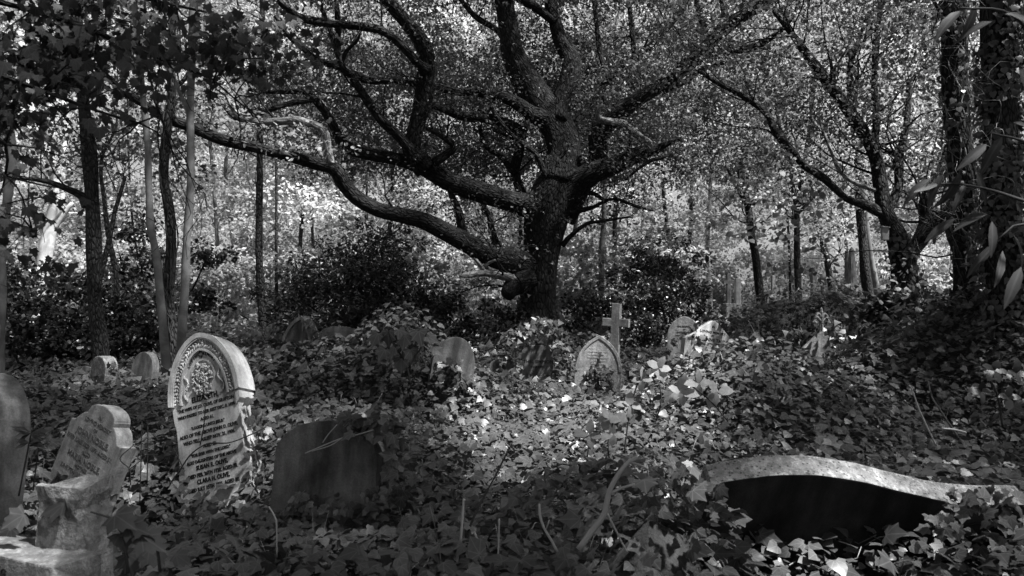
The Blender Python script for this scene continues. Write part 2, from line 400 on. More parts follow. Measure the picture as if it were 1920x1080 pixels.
OAK = [  # traced limbs (px, py, r px), depth at start, depth at end, bark
 ([(1050,345,44),(1058,290,34),(1045,240,33),(1013,195,30),(985,145,26),(963,100,21),(952,40,19),(938,-40,18),(915,-150,15),(900,-300,10)],15,15.4),
 ([(1045,230,22),(1052,190,17),(1068,150,18),(1070,112,17),(1053,83,14),(1041,40,13),(1033,-5,12),(1050,-110,10),(1030,-240,7)],15,16),
 ([(1042,45,8),(1025,30,8),(1000,10,8),(965,-8,7),(920,-60,5)],15.6,15),
 ([(1030,225,18),(997,215,16),(973,197,13),(947,183,10),(897,173,8),(857,172,8),(813,163,6),(770,156,6),(733,152,6),(690,150,7),(660,140,8),(637,127,7),(597,113,6),(565,88,5),(540,66,4),(515,30,3)],15,12.5),
 ([(785,300,18),(765,275,10),(740,248,10),(715,225,10),(690,190,8),(662,146,7)],13.9,13.3),
 ([(655,135,5),(637,115,5),(634,60,5),(631,0,5),(625,-60,4)],12.9,12.6),
 ([(637,118,5),(624,70,5),(607,25,4),(590,-20,4)],12.9,13.2),
 ([(640,122,4),(650,95,4),(668,78,3),(676,62,2)],12.9,12.6),
 ([(800,318,22),(773,285,20),(777,250,17),(790,200,17),(797,150,16),(801,110,15),(790,77,15),(763,43,14),(730,5,14),(708,-30,13),(680,-120,10),(650,-230,7)],14.1,13.2),
 ([(800,130,12),(787,122,9),(757,90,8),(720,60,8),(680,50,8),(613,43,8),(563,33,7),(530,9,6),(508,-15,5),(470,-60,4)],13.6,11.8),
 ([(1030,395,30),(977,383,22),(943,373,20),(893,357,20),(843,340,18),(793,313,17),(747,300,13),(700,291,12),(653,278,12),(637,260,9),(623,230,8),(597,193,8),(573,173,6),(547,172,5),(497,172,4),(465,168,3)],15,12.6),
 ([(590,185,6),(560,190,6),(523,200,5),(487,213,4),(472,225,4),(440,222,3),(415,195,2)],12.7,12.2),
 ([(622,310,7),(614,280,8),(611,252,8),(598,238,8),(575,230,7),(555,225,7),(530,227,7),(480,228,7),(450,218,7),(434,200,5),(426,188,4)],12.5,12,'deadwood'),
 ([(1010,510,34),(970,493,24),(927,483,20),(877,457,20),(833,433,18),(793,413,16),(747,403,14),(707,393,14),(667,370,15),(643,343,14),(627,317,13),(593,307,12),(560,297,12),(533,291,11),(483,277,10),(417,262,10),(367,242,10),(310,221,10),(277,200,8),(233,173,7),(200,143,6),(167,117,5),(120,85,4)],15,10.5),
 ([(985,535,14),(965,524,9),(943,517,9),(910,511,7),(880,516,5),(862,517,4)],14.7,14.2,'deadwood'),
 ([(910,511,4),(900,497,4),(892,486,3)],14.4,14.3,'deadwood'), ([(903,504,3),(918,492,3),(935,486,2)],14.4,14.3,'deadwood'),
 ([(995,520,24),(965,535,19),(950,553,14)],14.8,14.5),
 ([(1045,400,38),(1080,350,28),(1107,328,21),(1160,307,17),(1200,289,15),(1227,281,10),(1255,268,5),(1275,262,3)],15,13.6),
 ([(1220,283,7),(1218,270,7),(1190,250,7),(1172,233,7),(1147,228,6),(1125,224,6),(1120,207,4),(1132,196,3)],13.9,13.5,'deadwood'),
 ([(1262,288,3),(1240,296,3),(1218,302,4),(1195,318,3),(1173,337,2)],13.6,13.4),
 ([(1085,345,22),(1120,300,18),(1123,250,17),(1147,222,16),(1193,188,15),(1243,158,14),(1287,125,14),(1320,87,14),(1370,43,13),(1420,13,12),(1453,-7,11),(1520,-50,9),(1600,-120,6)],15,13.2),
 ([(1310,100,10),(1360,97,8),(1410,90,7),(1440,74,6),(1462,58,5),(1490,30,3)],14,13.4),
 ([(1314,92,8),(1321,60,6),(1312,27,5),(1306,-5,5),(1320,-60,4)],14,14.4), ([(1366,48,8),(1358,22,6),(1350,-15,6),(1330,-80,4)],13.8,14.2),
 ([(1240,170,8),(1270,160,6),(1293,148,5),(1320,128,4),(1360,118,3)],14.2,14),
 ([(1055,460,6),(1072,440,4),(1100,420,4),(1125,415,3),(1180,407,2)],14.8,14.3), ([(1068,402,7),(1090,394,5),(1112,389,4),(1133,378,3),(1155,373,3),(1193,387,3),(1225,395,2)],14.8,14.2),
 ([(1095,360,5),(1115,364,4),(1133,376,3)],14.7,14.5),
 ([(945,486,9),(930,455,7),(922,430,6),(917,403,6),(905,392,5)],14.9,15.3), ([(870,455,10),(868,437,9),(860,397,7),(846,365,6),(842,345,5)],14.6,14.3),
 ([(985,380,12),(967,327,9),(973,285,9),(980,255,8),(985,230,7)],15.2,15.6), ([(965,325,7),(940,295,5),(913,277,5),(901,245,4),(897,215,3)],15.2,15),
 ([(1025,335,7),(1007,293,5),(985,272,5),(963,257,4),(930,217,4),(912,180,3)],14.7,14.4), ([(965,262,3),(940,250,3),(918,242,2)],14.6,14.5),
 ([(815,305,9),(850,278,7),(838,262,7),(822,252,5),(800,240,4)],14,13.8), ([(975,245,11),(947,230,10),(907,221,9),(863,217,9),(830,203,9),(802,195,7)],14.9,13.9),
 ([(1062,270,8),(1090,215,6),(1120,175,6),(1165,125,6),(1215,90,6),(1270,30,5),(1300,-20,4)],15.5,16), ([(1190,105,5),(1185,60,5),(1180,10,4)],15.8,16),
 ([(1140,150,6),(1128,110,5),(1120,60,5),(1115,0,4)],15.6,16), ([(960,110,7),(935,60,6),(890,30,5),(850,-20,5)],15.6,16),
]
def make_oak():
    d = 15.0
    trunk = [(1010,640,42),(1008,590,35),(1011,540,33),(1017,480,34),(1024,420,44),(1034,380,46),(1047,340,42),(1055,300,34)]
    return tree('oak_tree', 'great spreading dark oak with huge low twisting limbs in the middle of the graveyard', trunk, OAK, d, 'oakbark', 'oak', sides=28,
                twigs=7, twigL=1.3, z0=2.9, T=T_OAK, lsize=.065, per=14, crad=.30, lvl=1, rough=.06, rootflare=.9, up=1.4)
oak, oinv = make_oak()
def dress_oak():
    """leafy sprays along and above the limbs, and the upper crown beyond the frame"""
    L = Leaves(); C = []
    for pts, da, db, *bk in OAK:
        if bk or len(pts) < 5: continue
        P = smooth_path(pxpath(pts, da, db), .3)
        for q in P[len(P)//5:]:
            for _k in range(2): C.append(q[:3]+np.array([rng.normal()*.3, rng.uniform(-.1, .6), q[3]+rng.uniform(.02, .4)]))
    C = np.array(C); scatter_clumps(L, T_OAK, C+oinv, rng.uniform(.12, .36, len(C)), 42, .066, .4, 1.6)
    # upper crown
    n = 2000; X = rng.uniform(-5.2, 5.6, n); Y = rng.uniform(11, 20, n); Z = rng.uniform(4.6, 11, n)
    infr = Z < 1.6+.40*Y; Y = np.where(infr, 15.9+rng.uniform(0, 3.5, n), Y)
    rr = ((X-.4)/5.8)**2+((Y-15.5)/5)**2+((Z-5)/6.5)**2; k = rr < 1
    C = np.stack([X[k], Y[k], Z[k]], 1); scatter_clumps(L, T_OAK, C+oinv, rng.uniform(.3, .7, len(C)), 95, .082, .45, 1.4)
    L.build('crown', M['oak'], oak)
    # ivy climbing the trunk
    L = Leaves(); n = 700; t = rng.random(n); th = rng.uniform(-2.6, .6, n)
    yy = 620-260*t**1.5; c = np.array([W(1012+22*max(0, tt-.5), y, 15) for y, tt in zip(yy, t)]); rad = .38+.08*t
    P = c+np.stack([np.sin(th)*rad, -np.cos(th)*rad*1.0, np.zeros(n)], 1); k = (rng.random(n) < .25+.75*(np.sin(th*3+yy*.03) > .2))&((np.abs(th) > .5) | (yy < 420) | (yy > 590))
    nor = nrm(P-c+rng.normal(size=(n, 3))*.25+[0, 0, .3]); L.add(T_IVYS, P[k]+oinv, (rdir(n, -1.0))[k], nor[k], .09)
    L.build('climbing_ivy', M['ivydark'], oak)
dress_oak()

# ------------------------------------------------------------------ side and background trees
TREES = [
 dict(name='ivy_clad_tree', label='dark trunk with a crooked side limb reaching left, beside the holly thicket', d=11, bark='darkbark',
      trunk=[(190,690,15),(187,640,14),(179,572,13),(176,477,13),(172,351,13),(167,283,13),(157,200,11),(150,100,10),(140,0,9)], top=3,
      limbs=[([(165,385,11),(152,366,8),(126,354,6),(94,342,5),(63,336,4),(41,334,3),(15,330,2)],11,10.3),([(176,560,7),(200,470,5),(215,400,4),(235,330,3)],11,11.4)]),
 dict(name='slender_tree', label='smooth slender grey trunk bending left, left of the vine-wrapped stem', d=10, bark='midbark', z0=6.0, lite=1,
      trunk=[(312,690,8),(308,640,8),(301,560,7.5),(293,477,7),(283,430,7),(280,383,6.5),(277,283,6),(272,217,6),(263,133,5.5),(253,17,5),(248,-60,5)], top=3),
 dict(name='slender_tree', label='smooth straight grey trunk just right of the vine-wrapped dark stem', d=10.5, bark='midbark', z0=6.0, lite=1,
      trunk=[(338,680,9),(341,619,8),(346,556,8),(349,477,7.5),(354,399,7.5),(358,333,7),(357,267,7),(357,200,7),(360,83,7),(363,-20,6)], top=3,
      limbs=[([(358,220,5),(340,180,4),(318,130,3),(300,90,2)],10.5,10.8)]),
 dict(name='ivy_clad_tree', label='dark crooked stem wrapped in dead ivy vines between two smooth grey trunks', d=11.2, bark='darkbark', z0=5.5,
      trunk=[(326,690,12),(320,603,11),(316,540,10),(321,462,10),(318,399,9),(307,333,9),(313,250,8),(323,167,7),(320,100,7),(328,0,6)], top=3, vines=26,
      limbs=[([(322,165,5),(345,150,4),(370,95,3),(362,40,3)],11.2,11.4)]),
 dict(name='straight_tree', label='straight dark trunk behind the small bright clearing left of the oak', d=16, bark='darkbark',
      trunk=[(497,640,8),(491,587,7.5),(487,509,7),(486,446,7),(487,317,6),(488,133,5.5),(492,17,5),(494,-60,5)], top=3, limbs=[([(488,180,4),(475,130,3),(455,60,3),(445,0,2)],16,16.4)], vines=8),
 dict(name='thin_tree', label='thin dark straight stem just right of the straight dark trunk near the clearing', d=20, bark='darkbark', trunk=[(520,600,3.5),(518,500,3),(518,320,2.5),(516,200,2.4),(520,0,2)], top=3),
 dict(name='edge_tree', label='smooth grey trunk cut by the left border of the picture', d=7, bark='midbark', z0=6.0, lite=1, trunk=[(-6,760,12),(-2,650,10),(3,560,8),(6,440,7),(20,330,9),(24,300,9),(10,200,8),(-20,60,8)], top=3),
 dict(name='pale_tree', label='sunlit white trunk forking into three pale arms at far left', d=19, bark='palebark',
      trunk=[(68,600,12),(73,559,12),(79,525,12),(85,477,13),(94,430,12),(107,383,12),(108,345,10)], z0=5,
      limbs=[([(106,370,10),(98,315,10),(83,267,9),(65,230,8),(53,190,7),(48,150,6),(40,80,5)],19,18.6),([(108,380,8),(114,330,7),(118,290,6),(124,230,6),(118,185,5),(115,90,4)],19,19.4),([(102,430,5),(120,400,5),(135,380,3)],19,19)]),
 dict(name='thin_tree', label='thin lopsided stem in the dark thicket right of the crooked-limbed trunk', d=13, bark='darkbark', trunk=[(222,680,5),(220,587,5),(217,509,5),(205,450,5),(196,380,4),(190,300,3)], top=2),
 dict(name='birch_tree', label='pale birch stem left of two seen under the low limbs of the oak', d=24, bark='palebark', trunk=[(818,620,4),(810,548,3.5),(800,480,3.2),(797,380,3),(792,250,3)], top=4, z0=4.5),
 dict(name='birch_tree', label='pale birch stem right of two seen under the low limbs of the oak', d=25, bark='palebark', trunk=[(836,620,4),(834,560,3.6),(833,480,3.6),(830,380,3),(828,250,3)], top=4, z0=4.5),
 dict(name='straight_tree', label='grey straight trunk rising right behind the stone cross', d=20, bark='midbark', trunk=[(1128,620,6),(1128,480,5.5),(1132,413,5),(1135,330,5),(1136,250,5),(1140,100,4)], top=3),
 dict(name='straight_tree', label='darker trunk just right of the grey straight one behind the stone cross', d=21.5, bark='darkbark', trunk=[(1150,620,5),(1152,513,5),(1153,430,4.5),(1155,347,4),(1160,200,4)], top=3),
 dict(name='forked_tree', label='leaning trunk with a pale upper stem right of the oak above the paired headstones', d=18, bark='darkbark',
      trunk=[(1430,600,9),(1424,547,8),(1417,482,7.5),(1409,440,7),(1404,400,6.5),(1396,350,6)], top=0, z0=3.4,
      limbs=[([(1397,355,6),(1388,300,5.5),(1384,250,5),(1378,200,5),(1378,130,4),(1370,40,4)],18,18,'midbark'),([(1404,395,4),(1430,340,3),(1450,300,2),(1465,240,2)],18,18.4),([(1402,390,4),(1380,350,3),(1360,310,2),(1340,290,2)],18,17.6)]),
 dict(name='forked_tree', label='slim trunk forking in a V above the fleur-de-lis headstone', d=17, bark='darkbark',
      trunk=[(1498,620,7),(1497,566,7),(1495,500,6),(1494,430,5.5),(1493,380,5)], top=0, z0=3.4,
      limbs=[([(1494,385,5),(1485,340,4),(1480,300,3),(1465,250,3),(1450,180,2)],17,17.2),([(1493,383,5),(1503,340,4),(1508,300,3),(1520,220,3),(1530,140,2)],17,16.8),([(1497,400,3),(1525,370,3),(1550,345,2)],17,17)]),
 dict(name='crooked_tree', label='crooked dark trunk between the urn pedestal and the tall obelisk', d=21, bark='darkbark', trunk=[(1568,600,6),(1562,560,6),(1553,502,6),(1546,462,5),(1535,430,4),(1520,395,4),(1490,370,3)], top=1, z0=2.6),
 dict(name='straight_tree', label='rough dark trunk standing right beside the tall obelisk', d=17, bark='darkbark', trunk=[(1640,620,10),(1633,575,9.5),(1622,510,9),(1617,440,8.5),(1612,380,8),(1608,300,7),(1600,200,6)], top=2),
 dict(name='straight_tree', label='lighter trunk immediately behind the rough dark one by the tall obelisk', d=20, bark='midbark', trunk=[(1652,610,6),(1645,552,6),(1636,500,6),(1628,450,5),(1620,360,5),(1615,250,4)], top=3),
 dict(name='forked_tree', label='stout dark tree splitting into a wide fork, right of the tall obelisk', d=12, bark='darkbark', sides=16,
      trunk=[(1700,640,28),(1699,570,25),(1697,520,23),(1692,480,22),(1680,440,19),(1660,400,15),(1650,345,13),(1643,300,12),(1628,262,12),(1594,210,12),(1547,147,10),(1513,103,8),(1487,67,6),(1450,20,4)], z0=3.2, twigs=20, per=40, lsize=.06,
      limbs=[([(1655,400,11),(1620,384,8),(1586,371,7),(1544,334,7),(1505,309,7),(1490,287,7),(1457,253,7),(1437,213,6),(1403,187,5),(1380,173,5),(1347,157,4),(1310,133,3)],12,11),
             ([(1700,500,16),(1712,470,13),(1728,445,14),(1738,415,14),(1735,385,13),(1744,358,13),(1757,338,12),(1772,312,11),(1785,250,10),(1770,180,8)],12,12.4),
             ([(1730,450,8),(1752,425,7),(1772,396,6),(1791,366,5),(1805,320,4)],12,11.8),
             ([(1664,395,9),(1684,351,9),(1686,300,8),(1700,230,6),(1705,150,5)],12,12.3),
             ([(1640,357,4),(1597,340,4),(1573,317,4),(1560,287,3.5),(1540,237,2.5),(1535,210,2)],11.7,11.5,'deadwood'),
             ([(1645,330,9),(1640,290,8),(1643,213,7),(1640,167,6),(1642,90,6),(1650,20,5),(1655,-60,4)],12,12.5),
             ([(1600,200,7),(1593,133,6),(1608,80,4),(1630,20,3)],12,12.6)]),
 dict(name='ivy_clad_tree', label='tall trunk bristling with bare ivy stems, left one of two at the right border', d=9, bark='darkbark', sides=16, vines=34,
      trunk=[(1815,640,22),(1810,560,20),(1808,513,20),(1808,428,21),(1804,343,21),(1800,267,23),(1793,200,24),(1790,100,22),(1787,0,22),(1780,-100,20)], top=4, z0=4.5,
      limbs=[([(1790,380,7),(1778,430,6),(1800,490,6),(1822,560,5),(1850,610,4)],8.7,8.6)]),
 dict(name='ivy_clad_tree', label='thick dark trunk smothered in ivy, right one of two at the right border', d=7.8, bark='darkbark', sides=16, vines=16,
      trunk=[(1900,700,34),(1890,600,32),(1880,450,31),(1875,300,30),(1873,150,30),(1870,0,28),(1865,-100,26)], top=4, z0=4.5),
]
def vines_on(root, inv, trunk, d, n, mat='deadwood'):
    P = smooth_path(pxpath(trunk, d), .15); tb = Tubes()
    for _ in range(n):
        k = rng.integers(0, len(P)-2); q = P[k].copy(); th = rng.uniform(-2.2, 2.2); pts = []; m = rng.integers(4, 9); zz = 0
        for i in range(m):
            kk = min(len(P)-1, k+i); c = P[kk]; rad = c[3]*rng.uniform(1.02, 1.35)+.01*(i == m-1); th += rng.normal()*.35
            pts.append([c[0]+math.sin(th)*rad, c[1]-math.cos(th)*rad, c[2]+rng.normal()*.03, rng.uniform(.004, .009)])
        pts = np.array(pts)
        if rng.random() < .4: pts[-1, :3] += rng.normal(size=3)*.12
        pts[:, :3] += inv; tb.add(pts, 5, .05, .05)
    tb.build('ivy_vines', M[mat], root)
for q in TREES:
    q = dict(q); name = q.pop('name'); label = q.pop('label'); tr = q.pop('trunk'); lm = q.pop('limbs', ()); v = q.pop('vines', 0); d = q.pop('d'); bk = q.pop('bark')
    kw = dict(twigs=9, twigL=1.5, lsize=.08, per=34, crad=.42, z0=3.0 if d < 14 else 3.6); kw.update(q)
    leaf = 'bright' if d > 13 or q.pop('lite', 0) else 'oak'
    kw.pop('lite', 0)
    if lm and d < 13 and label.startswith('dark trunk with'): kw['z0'] = 6.5
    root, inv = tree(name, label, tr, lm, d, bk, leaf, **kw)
    if v: vines_on(root, inv, tr, d, v, 'twigdark' if v < 30 else 'deadwood')
    if 'right border' in label:
        P = smooth_path(pxpath(tr, d), .1); P = P[P[:, 2] > 2.0]; tb = Tubes(); e_ = []
        for _ in range(70):
            c = P[rng.integers(0, len(P))]; th = rng.uniform(-2.6, 2.6); grow(tb, e_, c[:3]+inv+np.array([math.sin(th), -math.cos(th), 0])*c[3], (math.sin(th), -math.cos(th)*.5, rng.normal()*.4), rng.uniform(.3, .9), .0045, 1, .9, 0, 4, 2, .06)
        tb.build('bare_twigs', M['deadwood'], root)

FARPX = [(395,22),(560,27),(590,24),(640,27),(690,29),(735,26),(880,28),(905,27),(1085,26),(1205,27),(1245,29),(1300,28),(1340,26),(1470,28),(1535,30),(1585,27),(1730,24),(1755,26),(425,27),(250,24)]
for i, (px, d) in enumerate(FARPX):
    b = px+rng.uniform(-12, 12); r0 = rng.uniform(2.4, 4.6)
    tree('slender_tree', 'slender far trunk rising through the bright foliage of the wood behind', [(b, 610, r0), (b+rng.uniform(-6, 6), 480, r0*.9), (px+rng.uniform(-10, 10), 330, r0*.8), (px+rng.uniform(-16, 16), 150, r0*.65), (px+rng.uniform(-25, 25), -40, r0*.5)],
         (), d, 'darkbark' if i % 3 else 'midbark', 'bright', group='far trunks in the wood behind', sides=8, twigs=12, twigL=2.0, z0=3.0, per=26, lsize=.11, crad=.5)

# ------------------------------------------------------------------ the wood that closes the view (one mass of foliage)
def far_wood():
    L = Leaves()
    # front sector: crowns and understorey
    C = []; Rd = []; Sz = []
    for _ in range(2800):
        d = rng.uniform(21, 42); x = rng.uniform(-.80, .80)*d; z = float(np.interp(d, _zy, _zv))+rng.uniform(0, 1)**.8*d*.52
        if _ < 700: d = rng.uniform(18.5, 30); x = rng.uniform(-.8, .8)*d; z = float(np.interp(d, _zy, _zv))+rng.uniform(0, 2.2)
        C.append((x, d, z)); Rd.append(rng.uniform(.5, 1.25)); Sz.append(.15+.003*d)
    for _ in range(650):
        d = rng.uniform(29, 44); C.append((rng.uniform(-.8, .8)*d, d, float(np.interp(d, _zy, _zv))+rng.uniform(0, 7))); Rd.append(rng.uniform(.8, 1.5)); Sz.append(0)
    C = np.array(C); Rd = np.array(Rd)
    keep = np.ones(len(C), bool)
    # leave ragged holes where the sky comes through near the top
    hol = (np.sin(C[:, 0]*.55+1.3)*np.cos(C[:, 2]*.8+C[:, 0]*.2) > .55) & (C[:, 2] > 7)
    keep &= ~hol
    ppx = 960+F*C[:, 0]/C[:, 1]; keep &= ~((ppx > 1290) & (ppx < 1690) & (C[:, 1] < 27.5) & (C[:, 2]-Rd*.6 < 3.6)); keep &= ~((ppx > 20) & (ppx < 150) & (C[:, 1] < 21) & (C[:, 2] < 7))
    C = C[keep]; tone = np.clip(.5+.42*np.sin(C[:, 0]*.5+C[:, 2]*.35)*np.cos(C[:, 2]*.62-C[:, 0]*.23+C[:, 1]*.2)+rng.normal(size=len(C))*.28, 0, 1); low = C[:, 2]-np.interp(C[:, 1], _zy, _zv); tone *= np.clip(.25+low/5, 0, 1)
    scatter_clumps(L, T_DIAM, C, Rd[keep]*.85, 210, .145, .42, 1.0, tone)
    # the same wood carries on round the sides and behind the camera, coarser
    n = 900; a = rng.uniform(0, 2*math.pi, n); r = rng.uniform(16, 30, n); P = np.stack([np.cos(a)*r, np.sin(a)*r, rng.uniform(.5, 11, n)], 1)
    k = (P[:, 1] < 14) & ((P[:, 1] < 0) | (np.abs(P[:, 0]) > .85*P[:, 1]+3)); P = P[k]
    scatter_clumps(L, T_DIAM, P, rng.uniform(1.0, 1.9, len(P)), 60, .55, .6, .8)
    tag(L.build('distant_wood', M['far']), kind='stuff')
far_wood()

# ------------------------------------------------------------------ shrubs and thickets
def shrub(name, label, clumps, T, lsize, per, leaf='shrub', cat='shrub', group=None, flat=.85, stemn=7, up=.5):
    """clumps rows (px, py, d, radius m)"""
    C = np.array([W(a, b, d) for a, b, d, r in clumps]); Rr = np.array([c[3] for c in clumps])
    cx, cy = C[:, 0].mean(), C[:, 1].mean(); base = np.array([cx, cy, Hs(cx, cy)-.1])
    root = empty(name, tuple(base)); tag(root, label, cat, group)
    tb = Tubes(); CC = []; RR = []
    for c, r in zip(C, Rr):
        m = np.array([c[0]*.4+cx*.6, c[1], (c[2]+base[2])/2]); s = np.array([cx+rng.normal()*.3, cy+rng.normal()*.2, base[2]-.05])
        tb.add(np.array([[*s, .03], [*m, .025], [*c, .012]])-np.array([*base, 0]), 6, .2, .08)
        for _ in range(max(5, int(r*r*26))):
            CC.append(c+rdir(1)[0]*r*rng.uniform(.3, 1.0)*[1, .8, .9]); RR.append(rng.uniform(.16, .36)*min(1.4, max(.7, r)))
    tb.build('stem', M['darkbark'], root)
    L = Leaves(); scatter_clumps(L, T, np.array(CC)-base, np.array(RR), per, lsize, flat, up)
    L.build('foliage', M[leaf], root)
    return root
shrub('laurel_bush', 'large dark evergreen bush with narrow leaves under the low limb left of the oak', 
      [(560,560,15,.7),(600,510,16,.7),(560,620,14.5,.7),(650,470,16.5,.75),(650,540,15.5,.9),(650,610,14.6,.9),(720,440,17,.6),(740,500,16,.9),(730,570,15,.9),(740,630,14.5,.8),(800,560,15.4,.7),(810,620,14.8,.7),(690,560,15,.8)], T_LANCE, .12, 75)
shrub('holly_bush', 'low dark holly bush filling the gap at the left foot of the oak', [(870,600,15.5,.5),(910,625,14.6,.5),(945,600,15.6,.45),(885,655,13.6,.5),(960,640,14.2,.4)], T_OVAL, .075, 95)
shrub('holly_bush', 'glossy dark holly hedge behind the stone cross, right of the oak', [(1080,600,15.5,.55),(1090,650,14,.45),(1130,580,16,.6),(1180,590,15.5,.7),(1180,640,14.5,.6),(1220,620,14.8,.55),(1245,560,16.5,.6)], T_OVAL, .08, 100)
shrub('rhododendron_bush', 'rounded dark bush rising behind the pair of pale headstones', [(1180,500,18,.7),(1230,480,18.5,.7),(1270,510,18,.7),(1300,560,17.5,.6),(1240,550,17,.8),(1290,540,17.6,.5),(1290,600,16.6,.45)], T_LANCE, .12, 75)
shrub('ivy_thicket', 'black ivy thicket between the left trees behind the small headstones', [(20,560,14,.9),(60,620,13,.9),(110,540,14.5,.8),(130,610,13.5,.9),(220,560,14,.8),(250,620,13,.8),(265,500,15,.6),(250,440,15.5,.5),(170,650,12.6,.6),(30,670,11.5,.7),(290,640,13,.5),(380,560,15,.5),(390,480,16,.5)], T_OVAL, .09, 90)
shrub('bramble_thicket', 'sunny low scrub in the clearing left of the straight dark trunk', [(400,610,17,.5),(450,590,19,.6),(440,640,15,.4),(520,640,15.5,.4),(470,620,16.5,.4)], T_OVAL, .10, 60, leaf='bright')
shrub('ivy_thicket', 'tall black wall of ivy at the right border below the ivy-clad trunks', [(1900,420,8.4,.45),(1910,510,8.2,.5),(1880,580,8.4,.5),(1940,620,8,.55),(1830,630,8.9,.4),(1900,650,8.2,.45),(1760,640,9.5,.4),(1690,640,11,.45),(1740,590,11,.4),(1660,580,11.6,.3),(1780,700,8.6,.35)], T_IVYS, .10, 55, leaf='ivydark')
shrub('ivy_clump', 'shaggy ivy clump wrapping the foot of the stout forked tree', [(1700,560,11.6,.32),(1665,600,11.8,.35),(1730,600,11.6,.32),(1700,640,11,.4),(1650,650,11.2,.3)], T_IVYS, .10, 60, leaf='ivydark')

# ------------------------------------------------------------------ headstones
def arch(kind, w, h, n=14, **k):
    """outline (x, z) anticlockwise from bottom left over the right... returns closed list; z = 0 at the ground"""
    b = -.35; a = w/2
    if kind == 'round':      # semicircle top
        rz = k.get('rise', a); top = [(a*math.cos(t), h-rz+rz*math.sin(t)) for t in np.linspace(0, math.pi, 2*n)]
    elif kind == 'gothic':   # pointed arch, rise
        rise = k.get('rise', .75*w); Rr = (a*a+rise*rise)/(2*a); cx = a-Rr; t1 = math.atan2(rise, -cx)
        rt = [(cx+Rr*math.cos(t), h-rise+Rr*math.sin(t)) for t in np.linspace(0, t1, n)]
        top = rt+[(-x, z) for x, z in reversed(rt[:-1])]
    elif kind == 'gable':
        rise = k.get('rise', .3); top = [(a, h-rise), (a*.16, h-.02*1), (a*.06, h), (-a*.06, h), (-a*.16, h-.02), (-a, h-rise)]
    elif kind == 'shoulder':  # ogee centre with scooped shoulders
        half = [(a, h*.79), (a*.86, h*.795)]
        for t in np.linspace(.1, 1, 7): half.append((a*(.86-.34*t), h*(.795+.10*math.sin(t*math.pi/2))))
        half.append((a*.515, h*.925))
        for t in np.linspace(.05, 1, 9): half.append((a*.50*math.cos(t*math.pi/2), h*(.925+.075*math.sin(t*math.pi/2))))
        top = half+[(-x, z) for x, z in reversed(half[:-1])]
    elif kind == 'camel':   # broad hump sweeping out to low shoulders
        top = [(a*t, h-k['rise']*(1-math.cos(max(-1, min(1, a*t/.87))*math.pi))/2) for t in np.linspace(1, -1, 2*n+12)]
    pts = [(-a, b), (a, b)]+top
    out = [pts[0]]
    for p in pts[1:]:
        if math.hypot(p[0]-out[-1][0], p[1]-out[-1][1]) > 1e-4: out.append(p)
    return out

def slab(name, out, y0, y1, mat, parent, bev=.008, jag=0.0015):
    bm = bmesh.new(); vs = [bm.verts.new((x+math.sin(x*61+z*47)*jag, y0, z+math.sin(x*83-z*29)*jag*(z > 0))) for x, z in out]; f = bm.faces.new(vs)
    if f.normal.y > 0: f.normal_flip()
    bm.normal_update()
    r = bmesh.ops.extrude_face_region(bm, geom=[f]); nv = [g for g in r['geom'] if isinstance(g, bmesh.types.BMVert)]
    bmesh.ops.translate(bm, verts=nv, vec=(0, y1-y0, 0)); bmesh.ops.recalc_face_normals(bm, faces=bm.faces)
    if bev:
        es = [e for e in bm.edges if abs(e.verts[0].co.y-e.verts[1].co.y) < 1e-6]
        bmesh.ops.bevel(bm, geom=es, offset=bev, segments=2, affect='EDGES', profile=.6)
    me = bpy.data.meshes.new(name); bm.to_mesh(me); bm.free(); me.materials.append(mat)
    for p in me.polygons: p.use_smooth = False
    return link(bpy.data.objects.new(name, me), parent)

def ringslab(name, A, B, y0, y1, mat, parent):
    """strip between two open outlines of equal length"""
    n = len(A); V = []
    for (x, z), (u, v) in zip(A, B): V += [(x, y0, z), (u, y0, v), (u, y1, v), (x, y1, z)]
    Q = []
    for i in range(n-1):
        for j in range(4): Q.append((4*i+j, 4*i+(j+1) % 4, 4*i+4+(j+1) % 4, 4*i+4+j))
    Q += [(0, 3, 2, 1), (4*n-4, 4*n-3, 4*n-2, 4*n-1)]
    o = mesh(name, np.array(V), np.array(Q), mat, parent)
    bm = bmesh.new(); bm.from_mesh(o.data); bmesh.ops.recalc_face_normals(bm, faces=bm.faces); bm.to_mesh(o.data); bm.free()
    return o

def inset(out, d, cx=0.0, cz=None):
    """move an open outline inwards along its normals"""
    P = np.array(out); T = np.gradient(P, axis=0); Nn = np.stack([-T[:, 1], T[:, 0]], 1); Nn /= np.maximum(np.linalg.norm(Nn, axis=1, keepdims=True), 1e-9)
    c = np.array([cx, P[:, 1].min()]); s = np.sign(((c-P)*Nn).sum(1)); s[s == 0] = 1; s = np.sign(np.median(s)) or 1
    return [tuple(p) for p in P+Nn*d*s]

